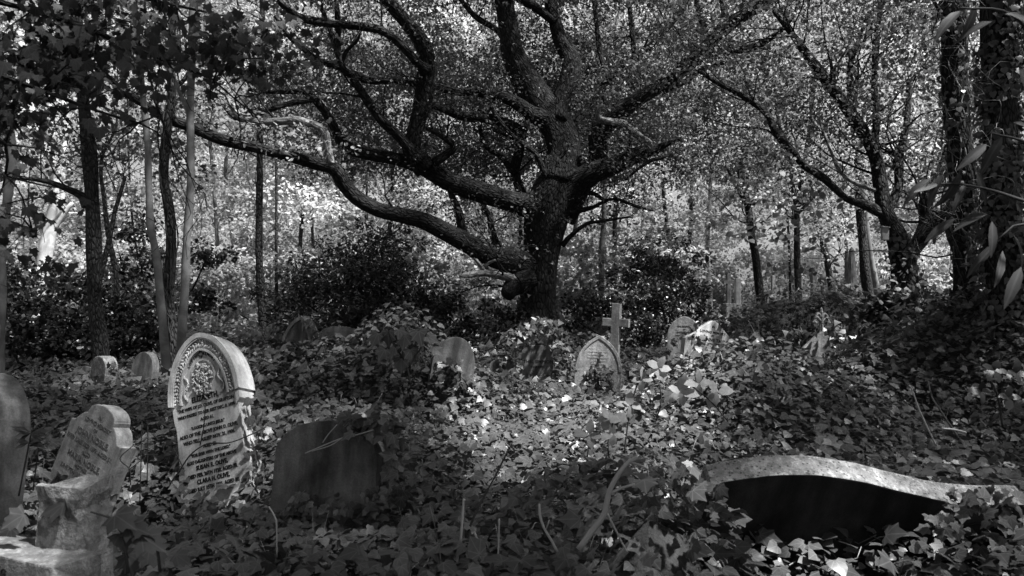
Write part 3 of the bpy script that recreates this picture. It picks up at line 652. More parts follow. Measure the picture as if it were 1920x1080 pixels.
def text_part(name, lines, y, mat, parent, bold=.0, wob=0.0, depth=.0015):
    """lines: (string, size, x, z) centred, or (string, size, x, z, arc radius) laid round an arc centred at (x, z)"""
    V = []; Fs = []; nv = 0; dg = None
    def one(s, size, bold):
        cu = bpy.data.curves.new('t', 'FONT'); cu.body = s; cu.size = size; cu.align_x = 'CENTER'; cu.offset = bold*size; cu.extrude = depth; cu.resolution_u = 2
        ob = bpy.data.objects.new('t', cu); col.objects.link(ob); bpy.context.view_layer.update()
        me = ob.evaluated_get(bpy.context.evaluated_depsgraph_get()).to_mesh()
        v = np.array([p.co[:] for p in me.vertices]); f = [list(p.vertices) for p in me.polygons]
        ob.to_mesh_clear(); col.objects.unlink(ob); bpy.data.objects.remove(ob); bpy.data.curves.remove(cu)
        return v, f
    for ln in lines:
        s, size, x, z = ln[:4]
        if len(ln) == 4:
            items = [(s, x, z, 0.0)]
        else:
            rad = ln[4]; step = size*.78/rad; a0 = -(len(s)-1)/2*step; items = []
            for i, ch in enumerate(s):
                if ch == ' ': continue
                a = a0+i*step; items.append((ch, x+rad*math.sin(a), z+rad*math.cos(a), -a))
        for st, cx, cz, an in items:
            v, f = one(st, size, bold)
            if not len(v): continue
            X = v[:, 0]*math.cos(an)-v[:, 1]*math.sin(an)+cx; Z = v[:, 0]*math.sin(an)+v[:, 1]*math.cos(an)+cz
            V.append(np.stack([X, y-v[:, 2], Z], 1)); Fs += [[i+nv for i in q] for q in f]; nv += len(v)
    me = bpy.data.meshes.new(name); me.from_pydata(np.vstack(V).tolist(), [], Fs); me.materials.append(mat); me.update()
    return link(bpy.data.objects.new(name, me), parent)

def stone(name, label, px, d, ytop, h, yaw, lean, roll, cat='gravestone', group=None):
    """root Empty placed so that a stone of height h above its origin reaches photo row ytop"""
    p = W(px, ytop, d); rot = Euler((R(lean), R(roll), R(yaw)), 'XYZ')
    topv = rot.to_matrix() @ Vector((0, 0, h)); loc = (p[0]-topv.x, p[1]-topv.y, p[2]-topv.z)
    return tag(empty(name, loc, rot), label, cat, group)

def blobs(name, items, mat, parent, sub=1):
    """items rows: centre (3), scale (3), angle about y"""
    bm = bmesh.new(); bmesh.ops.create_icosphere(bm, subdivisions=sub, radius=1)
    v = np.array([q.co[:] for q in bm.verts]); f = np.array([[q.index for q in p.verts] for p in bm.faces]); bm.free()
    V = []; Fs = []
    for i, (c, s, a) in enumerate(items):
        p = v*np.array(s); X = p[:, 0]*math.cos(a)-p[:, 2]*math.sin(a); Z = p[:, 0]*math.sin(a)+p[:, 2]*math.cos(a)
        V.append(np.stack([X, p[:, 1], Z], 1)+np.array(c)); Fs.append(f+i*len(v))
    return mesh(name, np.vstack(V), np.vstack(Fs), mat, parent, True)

def carve_band(name, path, width, y, mat, parent, n):
    P = np.array(path); seg = np.concatenate([[0], np.cumsum(np.linalg.norm(np.diff(P, axis=0), axis=1))]); items = []
    for i in range(n):
        s = seg[-1]*(i+.5)/n; x = np.interp(s, seg, P[:, 0]); z = np.interp(s, seg, P[:, 1]); x2 = np.interp(s+.01, seg, P[:, 0]); z2 = np.interp(s+.01, seg, P[:, 1]); a = math.atan2(z2-z, x2-x)
        for sd in (-1, 1):
            aa = a+sd*rng.uniform(.6, 1.1); o = sd*width*rng.uniform(.15, .3)
            items.append(((x-math.sin(a)*o, y, z+math.cos(a)*o), (width*rng.uniform(.26, .36), .012, width*rng.uniform(.10, .15)), aa))
        if i % 4 == 0: items.append(((x, y-.002, z), (width*.17, .014, width*.17), 0))
    return blobs(name, items, mat, parent)

# the tall ornate pale stone
def ornate():
    h = 1.30
    s = stone('ornate_headstone', 'tall pale headstone with carved flower wreath and arched hood, leaning left', 388, 5.6, 630, h, -12, -13, -16)
    s.location.x -= .02
    s.scale = (.78, 1, 1)
    a = .345
    body = [(-.335, -.35), (.335, -.35), (.335, .30), (.36, .34), (.355, .42), (.315, .46), (.315, .80), (.33, .83), (.335, .86)]
    rise = .46; ar = []
    for t in np.linspace(0, math.pi, 33):
        Rr = (a*a+rise*rise)/(2*a); xx = a*math.cos(t); zg = math.sqrt(max(0, Rr*Rr-(abs(xx)-(a-Rr))**2)); ze = rise*math.sin(t); ar.append((xx, h-rise+.35*zg+.65*ze))
    inner = [(x*.985, z-.008) for x, z in ar]
    pts = body[:-1]+[(.335, .86)]+inner[1:-1]+[(-.335, .78), (-.33, .72), (-.315, .68), (-.315, .40), (-.335, .36)]
    slab('body', pts, -.06, .08, M['stwhite'], s, .006)
    hood_in = inset(ar, .028)
    ringslab('hood', [(x*1.02, z+.006) for x, z in ar], hood_in, -.085, .115, M['stwhite'], s)
    b2 = inset(ar, .032); b3 = inset(ar, .098); mid = inset(ar, .065)
    carve_band('carved_border', mid, .075, -.063, M['stwhite'], s, 44)
    ringslab('moulding', inset(ar, .102), inset(ar, .118), -.078, -.055, M['stwhite'], s)
    ringslab('moulding', inset(ar, .030), inset(ar, .040), -.080, -.055, M['stwhite'], s)
    # corner brackets under the hood ends
    slab('bracket', [(.30, .74), (.345, .78), (.345, .83), (.30, .83)], -.075, .1, M['stwhite'], s, .004)
    # wreath of flowers
    cx, cz = -.0, 1.0; items = []
    for i in range(70):
        rr = .10*math.sqrt(rng.random()); t = rng.uniform(0, 6.3); items.append(((cx+rr*math.cos(t), -.066-rng.uniform(0, .012), cz-.03+rr*1.25*math.sin(t)), (rng.uniform(.014, .026), .014, rng.uniform(.006, .011)), rng.uniform(0, 3.1)))
    for q in ((-.04, .01), (.03, .05), (.03, -.05), (-.02, -.10), (.0, -.02)):
        for rr, m_ in ((.0, 1), (.014, 5), (.027, 7)):
            for j in range(m_): t = j*2*math.pi/m_+rr*40; items.append(((cx+q[0]+rr*math.cos(t), -.084+rr*.4, cz+q[1]+rr*math.sin(t)), (.011, .008, .008), t+1.57))
    blobs('flower_wreath', items, M['stwhite'], s)
    n = 28; circ = [(cx+.118*math.cos(t), cz+.118*math.sin(t)) for t in np.linspace(0, 2*math.pi, n)]; circ2 = [(cx+.108*math.cos(t), cz+.108*math.sin(t)) for t in np.linspace(0, 2*math.pi, n)]
    ringslab('roundel_rim', circ, circ2, -.068, -.055, M['stwhite'], s)
    it = []
    for sx in (-1, 1):
        for i in range(24):
            t = i/23; it.append(((sx*(.175+.025*math.sin(t*9)), -.064, .86+.22*t), (.017, .009, .008), rng.uniform(0, 3)))
    blobs('carved_scrolls', it, M['stwhite'], s)
    L = [('IN', .028, 0, 1.163), ('LOVING MEMORY', .030, cx, cz+.005, .142), ('OF', .026, 0, 1.128)]
    rows = [('ELIZABETH,', .052), ('THE WIFE OF J.D. OLIVE, OF GRAFTON', .032), ('WHO PASSED TO HER REST DEC. 8. 1898.', .031), ('AGED 61.', .032), ('"LOOKING UNTO JESUS."', .029), ('ALSO OF THE ABOVE JOHN D. OLIVE,', .034),
            ('WHO FELL ASLEEP NOV. 21, 1906.', .034), ('AGED 82.', .032), ('"FOR EVER WITH THE LORD."', .029), ('ALSO DAUGHTERS OF THE ABOVE', .031), ('SUSAN R. OLIVE,', .042), ('DIED FEB. 26TH 1920, AGED 70.', .035), ('CLARA H. OLIVE,', .042), ('DIED JULY 15TH 1931, AGED 80.', .035)]
    z = .835
    for t, sz in rows: L.append((t, sz, 0, z)); z -= .0455
    text_part('inscription', L, -.0612, M['letter'], s, .034)
ornate()

def noble():
    h = .80
    s = stone('shouldered_headstone', 'grey lettered headstone with stepped shoulders, tilting to the right', 213, 5.0, 764, h, -28, -10, 18)
    a = arch('shoulder', .50, h)
    slab('body', a, -.06, .06, M['stgrey'], s, .006)
    rows = [('IN', .034, .715), ('LOVING MEMORY', .032, .672), ('OF', .026, .635), ('JOHN NOBLE,', .052, .578), ('DIED JUNE 3RD 1879. AGED 51.', .033, .528), ('ALSO', .032, .482), ('MARIA NOBLE,', .050, .428), ('MOTHER', .030, .388), ('JUNE 7TH 1885. AGED 70.', .033, .345), ('ALSO', .030, .30), ('FREDERICK HENRY', .042, .245)]
    text_part('inscription', [(t, sz, 0, z) for t, sz, z in rows], -.0612, M['letterworn'], s, .012)
noble()

def edge_stone():
    h = 1.0
    s = stone('round_headstone', 'large rounded headstone cut by the left border, its broad edge catching the light', -22, 4.0, 700, h, -33, -5, 2)
    slab('body', arch('round', .62, h, rise=.31), -.09, .09, M['stgrey'], s, .01)
    slab('panel', arch('round', .46, h-.08, rise=.23), -.096, -.0902, M['stdark'], s, .002)
edge_stone()

def plain_slab():
    h = .62
    s = stone('round_headstone', 'plain dark wide headstone with a low rounded top, ivy spilling over its right corner', 622, 4.4, 789, h, -12, -6, 2)
    slab('body', arch('round', .60, h, rise=.20, n=18), -.045, .045, M['stdark'], s, .006)
plain_slab()

def camel():
    s = stone('humped_headstone', 'wide half-sunk stone with speckled humped top edge over a face darkened as in shade', 1503, 3.25, 879, .62, 3, 34, 1)
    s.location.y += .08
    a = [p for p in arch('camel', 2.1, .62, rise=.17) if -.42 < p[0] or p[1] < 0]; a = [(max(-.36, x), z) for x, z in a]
    o = slab('body', a, -.055, .06, M['lichen'], s, .008); o.data.materials.append(M['stshade'])
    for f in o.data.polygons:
        if f.normal.y < -.8: f.material_index = 1  # shade of the forward-leaning front put into its colour
camel()

def gothic_mid():
    h = .75
    s = stone('pointed_headstone', 'grey pointed headstone with moulded rim, ivy up its middle, before the stone cross', 1124, 9.5, 629, h, -8, -3, 2)
    o = arch('gothic', .55, h, rise=.42); slab('body', o, -.05, .05, M['stmid'], s, .006)
    ar = o[2:]; ringslab('moulding', inset(ar, .004), inset(ar, .034), -.058, -.048, M['stmid'], s)
    L = [('IN LOVING MEMORY OF', .022, 0, h-.2)]
    for i in range(9): L.append((['JAMES WILLIAM', 'WHO DIED MARCH 4TH', 'AGED 59 YEARS', 'ALSO OF ELLEN', 'WIFE OF THE ABOVE', 'DIED JUNE 1ST', 'AGED 72', 'REST IN PEACE', 'ALSO THEIR SON'][i], .024, 0, h-.235-.036*i))
    text_part('inscription', L, -.0512, M['letterpale'], s, .0)
gothic_mid()

def cross():
    h = 1.1
    s = stone('stone_cross', 'plain grey stone cross standing behind the pointed-arch headstone', 1157, 10.3, 569, h, -22, -1, 3)
    a, t = .055, .05; ar = .175; z1, z2 = .80, .905
    out = [(-a*1.35, -.4), (a*1.35, -.4), (a, z1), (ar, z1), (ar, z2), (a, z2), (a, h), (-a, h), (-a, z2), (-ar, z2), (-ar, z1), (-a, z1)]
    slab('body', out, -t, t, M['stmid'], s, .007)
cross()

def pair():
    h = .75
    s = stone('pointed_headstone', 'small pointed headstone with faint dark lettering, left one of the overlapping pale pair', 1283, 9.6, 593, h, -12, -2, 0)
    slab('body', arch('gothic', .40, h, rise=.24), -.045, .045, M['stmid'], s, .006)
    text_part('inscription', [('THE BELOVED', .026, 0, h-.13), ('OF', .02, 0, h-.165), ('HARRIET ANN', .028, 0, h-.2), ('WHO DIED MAY 2ND', .022, 0, h-.235), ('AGED 44', .022, 0, h-.27), ('AT REST', .022, 0, h-.31)], -.0462, M['letterworn'], s, .01)
    h = .78
    s = stone('gabled_headstone', 'pale gabled headstone with bold black lettering, right one of the overlapping pair', 1335, 9.0, 602, h, 16, -3, 9)
    slab('body', arch('gable', .66, h, rise=.24), -.045, .045, M['stwhite'], s, .006)
    rows = [('IN', .034, .70), ('LOVING MEMORY', .040, .635), ('OF', .028, .60), ('MARY ANNE TAYLOR,', .052, .545), ('WHO DIED 28TH FEBRUARY 188', .032, .505), ('AGED 65.', .03, .468), ('"AT REST IN THE LORD"', .026, .432), ('FRANCES BROWNE', .05, .378)]
    text_part('inscription', [(t, z_, 0, zz) for t, z_, zz in rows], -.0462, M['letter'], s, .018)
pair()

def small_stones():
    s = stone('pointed_headstone', 'headstone with a curved pale rim half hidden by ivy, left of the dark inscribed slab', 573, 8.7, 593, .8, -30, -4, 8)
    o = arch('gothic', .44, .8, rise=.36); slab('body', o, -.06, .06, M['stdark'], s, .006); ringslab('moulding', inset(o[2:], -.002), inset(o[2:], .035), -.075, .06, M['stmid'], s)
    s = stone('inscribed_headstone', 'dim dark slab with rows of worn lettering between two ivy heaps', 642, 8.95, 612, .8, 4, -3, 3)
    slab('body', arch('round', .52, .8, rise=.12), -.045, .045, M['stgrey'], s, .006)
    text_part('inscription', [(t, .034, 0, .66-.055*i) for i, t in enumerate(['IN LOVING MEMORY', 'OF', 'THOMAS EDWARD', 'WHO DIED APRIL 9TH', 'AGED 61 YEARS', 'ALSO OF SARAH', 'WIFE OF THE ABOVE'])], -.0462, M['letter'], s, .01)
    s = stone('round_headstone', 'dark rounded headstone showing only its lit right edge above the ivy heap', 858, 7.75, 632, .75, 14, -3, 10)
    slab('body', arch('round', .42, .75, rise=.3), -.04, .05, M['stdark'], s, .006)
    s = stone('ivy_covered_headstone', 'headstone almost swallowed by ivy in front of the trunk of the oak', 1008, 10.7, 640, .65, -3, -2, 1)
    slab('body', arch('round', .42, .6, rise=.1), -.045, .045, M['stgrey'], s, .006)
    text_part('inscription', [('ETHEL SIMPSON', .06, 0, .36), ('WHO DIED', .035, 0, .30)], -.0462, M['letter'], s, .015)
    s = stone('small_headstone', 'dim low headstone in the ivy left of the almost swallowed one', 942, 10.6, 672, .5, -6, -2, 0)
    slab('body', arch('round', .34, .5, rise=.1), -.04, .04, M['stdark'], s, .006)
    # far left trio
    s = stone('small_headstone', 'low round black headstone in deep shade at the foot of the crooked-limbed trunk', 158, 9.6, 686, .6, 14, -3, 0)
    slab('body', arch('round', .30, .6, rise=.15), -.04, .04, M['stdark'], s, .006)
    s = stone('small_headstone', 'narrow speckled headstone leaning right, middle of the three small ones by the left trees', 199, 8.8, 668, .65, -38, -2, 9)
    slab('body', arch('round', .34, .65, rise=.13), -.07, .07, M['lichen'], s, .008)
    s = stone('small_headstone', 'small smooth headstone with a bright curved edge, right of the three by the left trees', 278, 8.9, 660, .6, -20, -3, 8)
    slab('body', arch('round', .30, .6, rise=.2), -.05, .05, M['stgrey'], s, .006)
    # fleur de lis stone
    h = .75
    s = stone('finial_headstone', 'crumbling ivy-grown headstone topped by a carved fleur-de-lis finial', 1540, 10.4, 622, h, 6, -2, 2)
    slab('body', arch('gable', .50, h, rise=.22), -.05, .05, M['stmid'], s, .008)
    it = []
    for sx in (-1, 1):
        for zz, ext in ((.13, .10), (.19, .075)):
            for i in range(14):
                t = i/13; it.append(((sx*(.008+ext*t), -.004, h+zz+.055*math.sin(t*2.9)-.025*t), (.024-.004*t, .028, .022-.003*t), 0))
            it.append(((sx*(ext-.012), -.018, h+zz-.008), (.024, .022, .02), 0))
    for i in range(26): it.append(((0, 0, h-.02+i*.011), (.036-.0006*i, .036, .03), 0))
    it.append(((0, 0, h+.285), (.018, .02, .036), 0))
    blobs('finial', it, M['stmid'], s)
    text_part('inscription', [('CHARLES', .036, -.02, .38), ('AND', .028, .06, .50), ('ANNIE', .03, .08, .44), ('WHO DIED', .026, -.02, .34)], -.0512, M['letter'], s, .015)
small_stones()

# ------------------------------------------------------------------ distant monuments
def box_tier(name, w0, w1, z0, z1, mat, parent, dy=0):
    a, b = w0/2, w1/2
    V = [(-a, -a, z0), (a, -a, z0), (a, a, z0), (-a, a, z0), (-b, -b, z1), (b, -b, z1), (b, b, z1), (-b, b, z1)]
    bm = bmesh.new(); vs = [bm.verts.new(v) for v in V]
    for f in ((3, 2, 1, 0), (4, 5, 6, 7), (0, 1, 5, 4), (1, 2, 6, 5), (2, 3, 7, 6), (3, 0, 4, 7)): bm.faces.new([vs[i] for i in f])
    bmesh.ops.bevel(bm, geom=bm.edges[:], offset=min(w0, w1, z1-z0)*.05, segments=1, affect='EDGES')
    me = bpy.data.meshes.new(name); bm.to_mesh(me); bm.free(); me.materials.append(mat); return link(bpy.data.objects.new(name, me), parent)
def lathe(name, prof, mat, parent, n=16):
    V = [(r*math.cos(t), r*math.sin(t), z) for r, z in prof for t in np.linspace(0, 2*math.pi, n, endpoint=False)]
    Q = [(i*n+j, i*n+(j+1) % n, (i+1)*n+(j+1) % n, (i+1)*n+j) for i in range(len(prof)-1) for j in range(n)]
    return mesh(name, np.array(V), np.array(Q), mat, parent, True)
def mono(name, label, px, yb, d, yaw=20, cat='monument'):
    p = W(px, yb, d); z = Hs(p[0], d)-.1; o = tag(empty(name, (p[0], d, z), (0, 0, R(yaw))), label, cat); return o, (p[2]-z)
def at_d(px, d): return px*d/F
d = 26; o, b = mono('obelisk', 'tall dark obelisk on a capped plinth among the trees right of the fleur-de-lis headstone', 1598, 577, d, 12)
box_tier('plinth', at_d(23, d), at_d(19, d), 0, b+at_d(24, d), M['stgrey'], o); box_tier('cap', at_d(24, d), at_d(26, d), b+at_d(24, d)+.003, b+at_d(30, d), M['stgrey'], o); box_tier('shaft', at_d(16, d), at_d(7, d), b+at_d(30, d)+.003, b+at_d(108, d), M['stgrey'], o); box_tier('tip', at_d(7, d), at_d(1, d), b+at_d(108, d)+.002, b+at_d(114, d), M['stgrey'], o)
d = 24; o, b = mono('obelisk', 'pale blunt obelisk above the bush behind the paired headstones', 1325, 545, d, 15)
box_tier('plinth', at_d(18, d), at_d(16, d), 0, b+at_d(6, d), M['stmid'], o); box_tier('shaft', at_d(13, d), at_d(8, d), b+at_d(6, d)+.003, b+at_d(54, d), M['stmid'], o)
d = 24; o, b = mono('urn_pedestal', 'draped urn on a square pedestal left of the tall obelisk', 1547, 568, d, 14)
box_tier('pedestal', at_d(20, d), at_d(18, d), 0, b+at_d(24, d), M['stgrey'], o); box_tier('cap', at_d(19, d), at_d(24, d), b+at_d(24, d)+.003, b+at_d(33, d), M['stdark'], o)
k = at_d(1, d); lathe('urn', [(.01, b+33*k), (5*k, b+33.2*k), (4*k, b+36*k), (7.5*k, b+42*k), (8*k, b+47*k), (6*k, b+53*k), (4*k, b+55*k), (2.5*k, b+58*k), (.01, b+60*k)], M['stgrey'], o)
d = 25; o, b = mono('stone_pillar', 'slim pale stone pillar left of the V-forked slim trunk', 1450, 562, d, 10)
box_tier('base', at_d(13, d), at_d(12, d), 0, b, M['stmid'], o); box_tier('shaft', at_d(8, d), at_d(6, d), b+.003, b+at_d(46, d), M['stmid'], o)
d = 25; o, b = mono('stone_pillar', 'grey square stone pillar just left of the draped urn', 1526, 560, d, 10)
box_tier('base', at_d(15, d), at_d(14, d), 0, b, M['stgrey'], o); box_tier('shaft', at_d(9, d), at_d(8, d), b+.003, b+at_d(52, d), M['stgrey'], o)
d = 23; o, b = mono('stone_pillar', 'bright white stone pillar beside the leaning trunk with a pale upper stem', 1383, 572, d, 10)
box_tier('base', at_d(14, d), at_d(13, d), 0, b, M['stwhite'], o); box_tier('shaft', at_d(10, d), at_d(9, d), b+.003, b+at_d(50, d), M['stwhite'], o)
d = 22; o, b = mono('stone_cross', 'dim cross monument on a stepped base left of the bright white pillar', 1366, 572, d, 12, 'cross')
box_tier('base', at_d(22, d), at_d(20, d), 0, b+at_d(3, d), M['stgrey'], o)
slab('body', [(x*k_, b+z*k_) for k_ in [at_d(1, d)] for x, z in [(-4, 3.2), (4, 3.2), (3.5, 40), (11, 40), (11, 46), (3.5, 46), (3.5, 58), (-3.5, 58), (-3.5, 46), (-11, 46), (-11, 40), (-3.5, 40)]], -.05, .05, M['stgrey'], o, .004)
d = 22; o, b = mono('stone_cross', 'dark cross whose arms show on both sides of the V-forked slim trunk', 1500, 575, d, 6, 'cross')
box_tier('base', at_d(22, d), at_d(18, d), 0, b, M['stdark'], o)
slab('body', [(x*k_, b+z*k_) for k_ in [at_d(1, d)] for x, z in [(-4.5, .3), (4.5, .3), (4, 34), (13, 34), (13, 41), (4, 41), (4, 55), (-4, 55), (-4, 41), (-13, 41), (-13, 34), (-4, 34)]], -.06, .06, M['stdark'], o, .004)
d = 16; o, b = mono('small_statue', 'tiny white carved figure at the foot of the rough dark trunk', 1621, 596, d, 0, 'statue')
lathe('base', [(.0, 0), (.07, 0), (.065, b-.02), (.0, b-.02)], M['stwhite'], o); k = at_d(1, d)
lathe('figure', [(.0, b-.02), (4.5*k, b-.02), (4*k, b+5*k), (4.6*k, b+10*k), (2*k, b+12.5*k), (3.4*k, b+15*k), (3.2*k, b+19*k), (.0, b+21*k)], M['stwhite'], o)
# nest box
p = W(1652, 440, 11.75); o = tag(empty('nest_box', (p[0], p[1]-.12, p[2]), (0, 0, R(-12))), 'weathered nest box fixed to the stout forked tree', 'nest box')
slab('body', [(-.045, -.09), (.045, -.09), (.045, .08), (-.045, .10)], -.05, .05, M['box'], o, .004); slab('lid', [(-.06, .104), (.06, .082), (.06, .092), (-.06, .114)], -.065, .06, M['box'], o, .002)

# ------------------------------------------------------------------ foreground broken pedestal
def pedestal():
    o = tag(empty('sloped_grave_marker', (-1.09, 1.91, .985), (0, R(1), R(-25))), 'low stone block with a bright top and arched black lettering in the bottom left corner', 'gravestone')
    slab('body', [(-.70, -.6), (.0, -.6), (.0, 0), (-.70, 0)], 0, .13, M['rough'], o, .005)
    text_part('inscription', [('IN EVER LOVING MEMORY OF', .030, -.22, -.20, .155)], -.0012, M['letter'], o, .02)
    s = tag(empty('broken_stone_stub', (-1.155, 2.12, .0), (0, 0, R(-12))), 'rough broken block of stone standing on the low block in the bottom left corner', 'stone block')
    bm = bmesh.new(); bmesh.ops.create_cube(bm, size=1); bmesh.ops.subdivide_edges(bm, edges=bm.edges[:], cuts=9, use_grid_fill=True)
    z0 = .86; z1 = 1.145
    from mathutils import noise
    for v in bm.verts:
        t = v.co.z+.5; wx = .140-.028*t; x = v.co.x*wx; y = v.co.y*wx
        if t > .86: x *= 1.08; y *= 1.08
        c = Vector((x, y, z0+(z1-z0)*t)); nn = noise.noise_vector(c*14)*.010+noise.noise_vector(c*40)*.004; fr = 1.0 if v.co.x > .2 or t > .8 else .25
        if t > .99: nn.z *= 1.5
        if t > .99 and v.co.x < -.2 : c.z -= .008
        if .72 < t < .84 and v.co.x > -.1: x *= .93; c.x *= .95
        v.co = c+nn*fr
    me = bpy.data.meshes.new('body'); bm.to_mesh(me); bm.free(); me.materials.append(M['rough'])
    link(bpy.data.objects.new('body', me), s)
pedestal()

# ------------------------------------------------------------------ ivy carpet (nobody could count the leaves)
def ivy_carpet():
    def field(T, x0, x1, y0, y1, dens, size, fov=.72, pad=1.0, layers=(-.02, .17), seed=0):
        n = int((x1-x0)*(y1-y0)*dens*2.2); X = rng.uniform(x0, x1, n); Y = rng.uniform(y0, y1, n)
        k = np.abs(X) < fov*Y+pad; X = X[k]; Y = Y[k]
        e = .05; gx = (H(X+e, Y)-H(X-e, Y))/(2*e); gy = (H(X, Y+e)-H(X, Y-e))/(2*e)
        wgt = np.sqrt(1+gx**2+gy**2)/2.2; k = rng.random(len(X)) < wgt
        # patches where the carpet is thin
        thin = np.sin(X*3.1+Y*1.3)*np.sin(Y*2.7-X*1.9+2) ; k &= rng.random(len(X)) < np.where(thin > .62, .55, 1)
        X, Y, gx, gy = X[k], Y[k], gx[k], gy[k]; n = len(X)
        nor = nrm(np.stack([-gx, -gy, np.ones(n)], 1)); lay = rng.random(n)
        P = np.stack([X, Y, H(X, Y)], 1)+nor*(layers[0]+(layers[1]-layers[0])*lay)[:, None]
        dn = np.stack([-gx, -gy, np.zeros(n)], 1)
        tip = nrm(rdir(n)*[1, 1, .35]+dn*.8+np.array([0, -.45, -.2])); nn = nrm(nor*.8+rdir(n)*.75+np.array([0, -.25, .3]))
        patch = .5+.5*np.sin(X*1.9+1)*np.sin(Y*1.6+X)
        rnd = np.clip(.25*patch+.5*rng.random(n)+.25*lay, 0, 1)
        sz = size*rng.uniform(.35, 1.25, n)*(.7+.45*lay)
        return P, tip, nn, sz, rnd
    L = Leaves()
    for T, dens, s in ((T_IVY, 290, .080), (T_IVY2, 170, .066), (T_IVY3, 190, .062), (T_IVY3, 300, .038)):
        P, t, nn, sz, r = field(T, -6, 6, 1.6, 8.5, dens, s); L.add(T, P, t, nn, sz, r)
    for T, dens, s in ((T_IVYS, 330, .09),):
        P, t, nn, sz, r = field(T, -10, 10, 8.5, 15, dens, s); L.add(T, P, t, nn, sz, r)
    P, t, nn, sz, r = field(T_OVAL, -16, 16, 15, 24, 120, .15); L.add(T_OVAL, P, t, nn, sz, r)
    P, t, nn, sz, r = field(T_DIAM, -7, 7, -5, 1.6, 90, .14, fov=9, pad=20); L.add(T_DIAM, P, t, nn, sz, r)
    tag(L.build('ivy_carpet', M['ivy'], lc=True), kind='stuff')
    # stems through the carpet
    tb = Tubes()
    for _ in range(420):
        y = rng.uniform(1.9, 9)**1.0; x = rng.uniform(-.7, .7)*y; a = rng.uniform(0, 6.3); pts = []
        for i in range(5):
            pts.append([x, y, Hs(x, y)+rng.uniform(.03, .13), rng.uniform(.0015, .003)]); x += math.cos(a)*.07; y += math.sin(a)*.07; a += rng.normal()*.5
        tb.add(np.array(pts), 4, .05, .02)
    for _ in range(150):   # dry stalks and grass stems poking through
        y = rng.uniform(2.6, 9); x = rng.uniform(-.62, .62)*y; z = Hs(x, y); q = rng.normal(size=2)*.06; hgt = rng.uniform(.12, .36)
        tb.add(np.array([[x, y, z, .0016], [x+q[0]*.4, y+q[1]*.4, z+hgt*.5, .0014], [x+q[0]+rng.normal()*.03, y+q[1], z+hgt, .0009]]), 4, .06, .02)
    tag(tb.build('ivy_runners', M['deadwood']), kind='stuff')
ivy_carpet()

def ivy_on_stones():
    L = Leaves()
    def sheet(pts, d, n, size, tone=.5, spread=.05):
        """leaves in front of a stone, around traced centres (px, py, r px)"""
        pts = np.array(pts, float); w = pts[:, 2]**2; idx = rng.choice(len(pts), n, p=w/w.sum())
        a = rng.uniform(0, 6.3, n); rr = np.sqrt(rng.random(n))*pts[idx, 2]
        P = np.array([W(pts[i, 0]+r*math.cos(t), pts[i, 1]+r*math.sin(t), d) for i, r, t in zip(idx, rr, a)]); P[:, 1] += rng.normal(size=n)*spread
        L.add(T_IVY if d < 9 else T_IVYS, P, rdir(n, -.9), nrm(rdir(n)*.5+[0, -.8, .7]), .82*size*rng.uniform(.5, 1.2, n))
    sheet([(1125,665,8),(1118,685,13),(1110,705,20),(1135,705,18),(1125,720,24)], 9.3, 170, .09)
    sheet([(960,640,22),(985,618,18),(1015,612,18),(1050,640,20),(1062,680,20),(955,690,24),(1050,705,18),(1030,612,18)], 10.5, 480, .10, spread=.1)
    sheet([(580,610,16),(600,640,20),(575,650,20),(610,680,24),(555,680,24)], 8.45, 150, .10, spread=.08)
    sheet([(1362,606,5),(1385,628,8),(1398,650,10),(1265,640,6),(1280,628,6),(1300,618,6),(1312,640,14),(1318,665,16),(1250,655,6)], 8.9, 230, .08)
    sheet([(1500,625,16),(1520,612,10),(1570,620,22),(1590,650,26),(1560,668,20),(1600,690,30),(1490,655,16),(1510,690,14)], 10.1, 300, .10, spread=.12)
    sheet([(880,725,22),(835,700,24),(850,685,10)], 7.6, 110, .09)
    sheet([(690,795,18),(730,800,22),(740,835,16),(655,786,12),(748,870,20),(742,915,20)], 4.25, 190, .085, spread=.07)
    sheet([(560,935,20),(640,945,20),(700,935,24),(600,950,18)], 4.1, 60, .07)
    sheet([(474,745,10),(482,775,13),(492,800,18),(484,700,8),(478,850,12),(482,885,18),(470,930,20)], 5.3, 90, .08, spread=.08)
    sheet([(210,690,10),(215,720,14),(200,735,12)], 8.5, 60, .08)
    sheet([(1860,925,12),(1900,940,14),(1885,958,10),(1800,925,10),(1830,940,14),(1795,950,10),(1345,900,8),(1330,920,16),(1290,895,26),(1340,945,16)], 3.1, 110, .07, spread=.05)
    sheet([(1870,985,20),(1770,985,20)], 3.0, 26, .075, spread=.04)
    tag(L.build('creeping_ivy', M['ivy'], lc=True), kind='stuff')
ivy_on_stones()

# ------------------------------------------------------------------ near plants, stems and sticks
def stick(name, label, paths, d, mat='twig', cat='stick', rmul=1.0):
    base = pxpath([paths[0][0]], d)[0]; root = None; tb = Tubes(); inv = np.array([*(-base[:3]), 0])
    for pp in paths: tb.add(pxpath(pp, d)*[1, 1, 1, rmul]+inv, 7, .02, .07)
    o = tb.build(name, M[mat]); o.location = tuple(base[:3]); tag(o, label, cat)
stick('fallen_branch', 'pale forked bare branch standing out of the ivy left of the half-sunk stone', [[(1085,1030,5),(1110,995,5),(1132,965,5),(1143,920,4.5),(1160,888,4),(1180,865,3.5),(1195,857,3)],[(1145,925,3),(1165,915,2.5),(1190,908,2)],[(1182,866,2),(1200,872,2),(1215,880,1.5)],[(1138,962,2),(1150,985,2),(1160,1005,1.8),(1175,1035,1.5)]], 2.75, 'twig', 'branch', 1.15)
stick('dry_stem', 'thin bent pale stem rising from the ivy below the plain dark headstone', [[(519,1045,1.5),(518,975,1.6),(512,962,1.6),(504,950,1.3)]], 3.0)
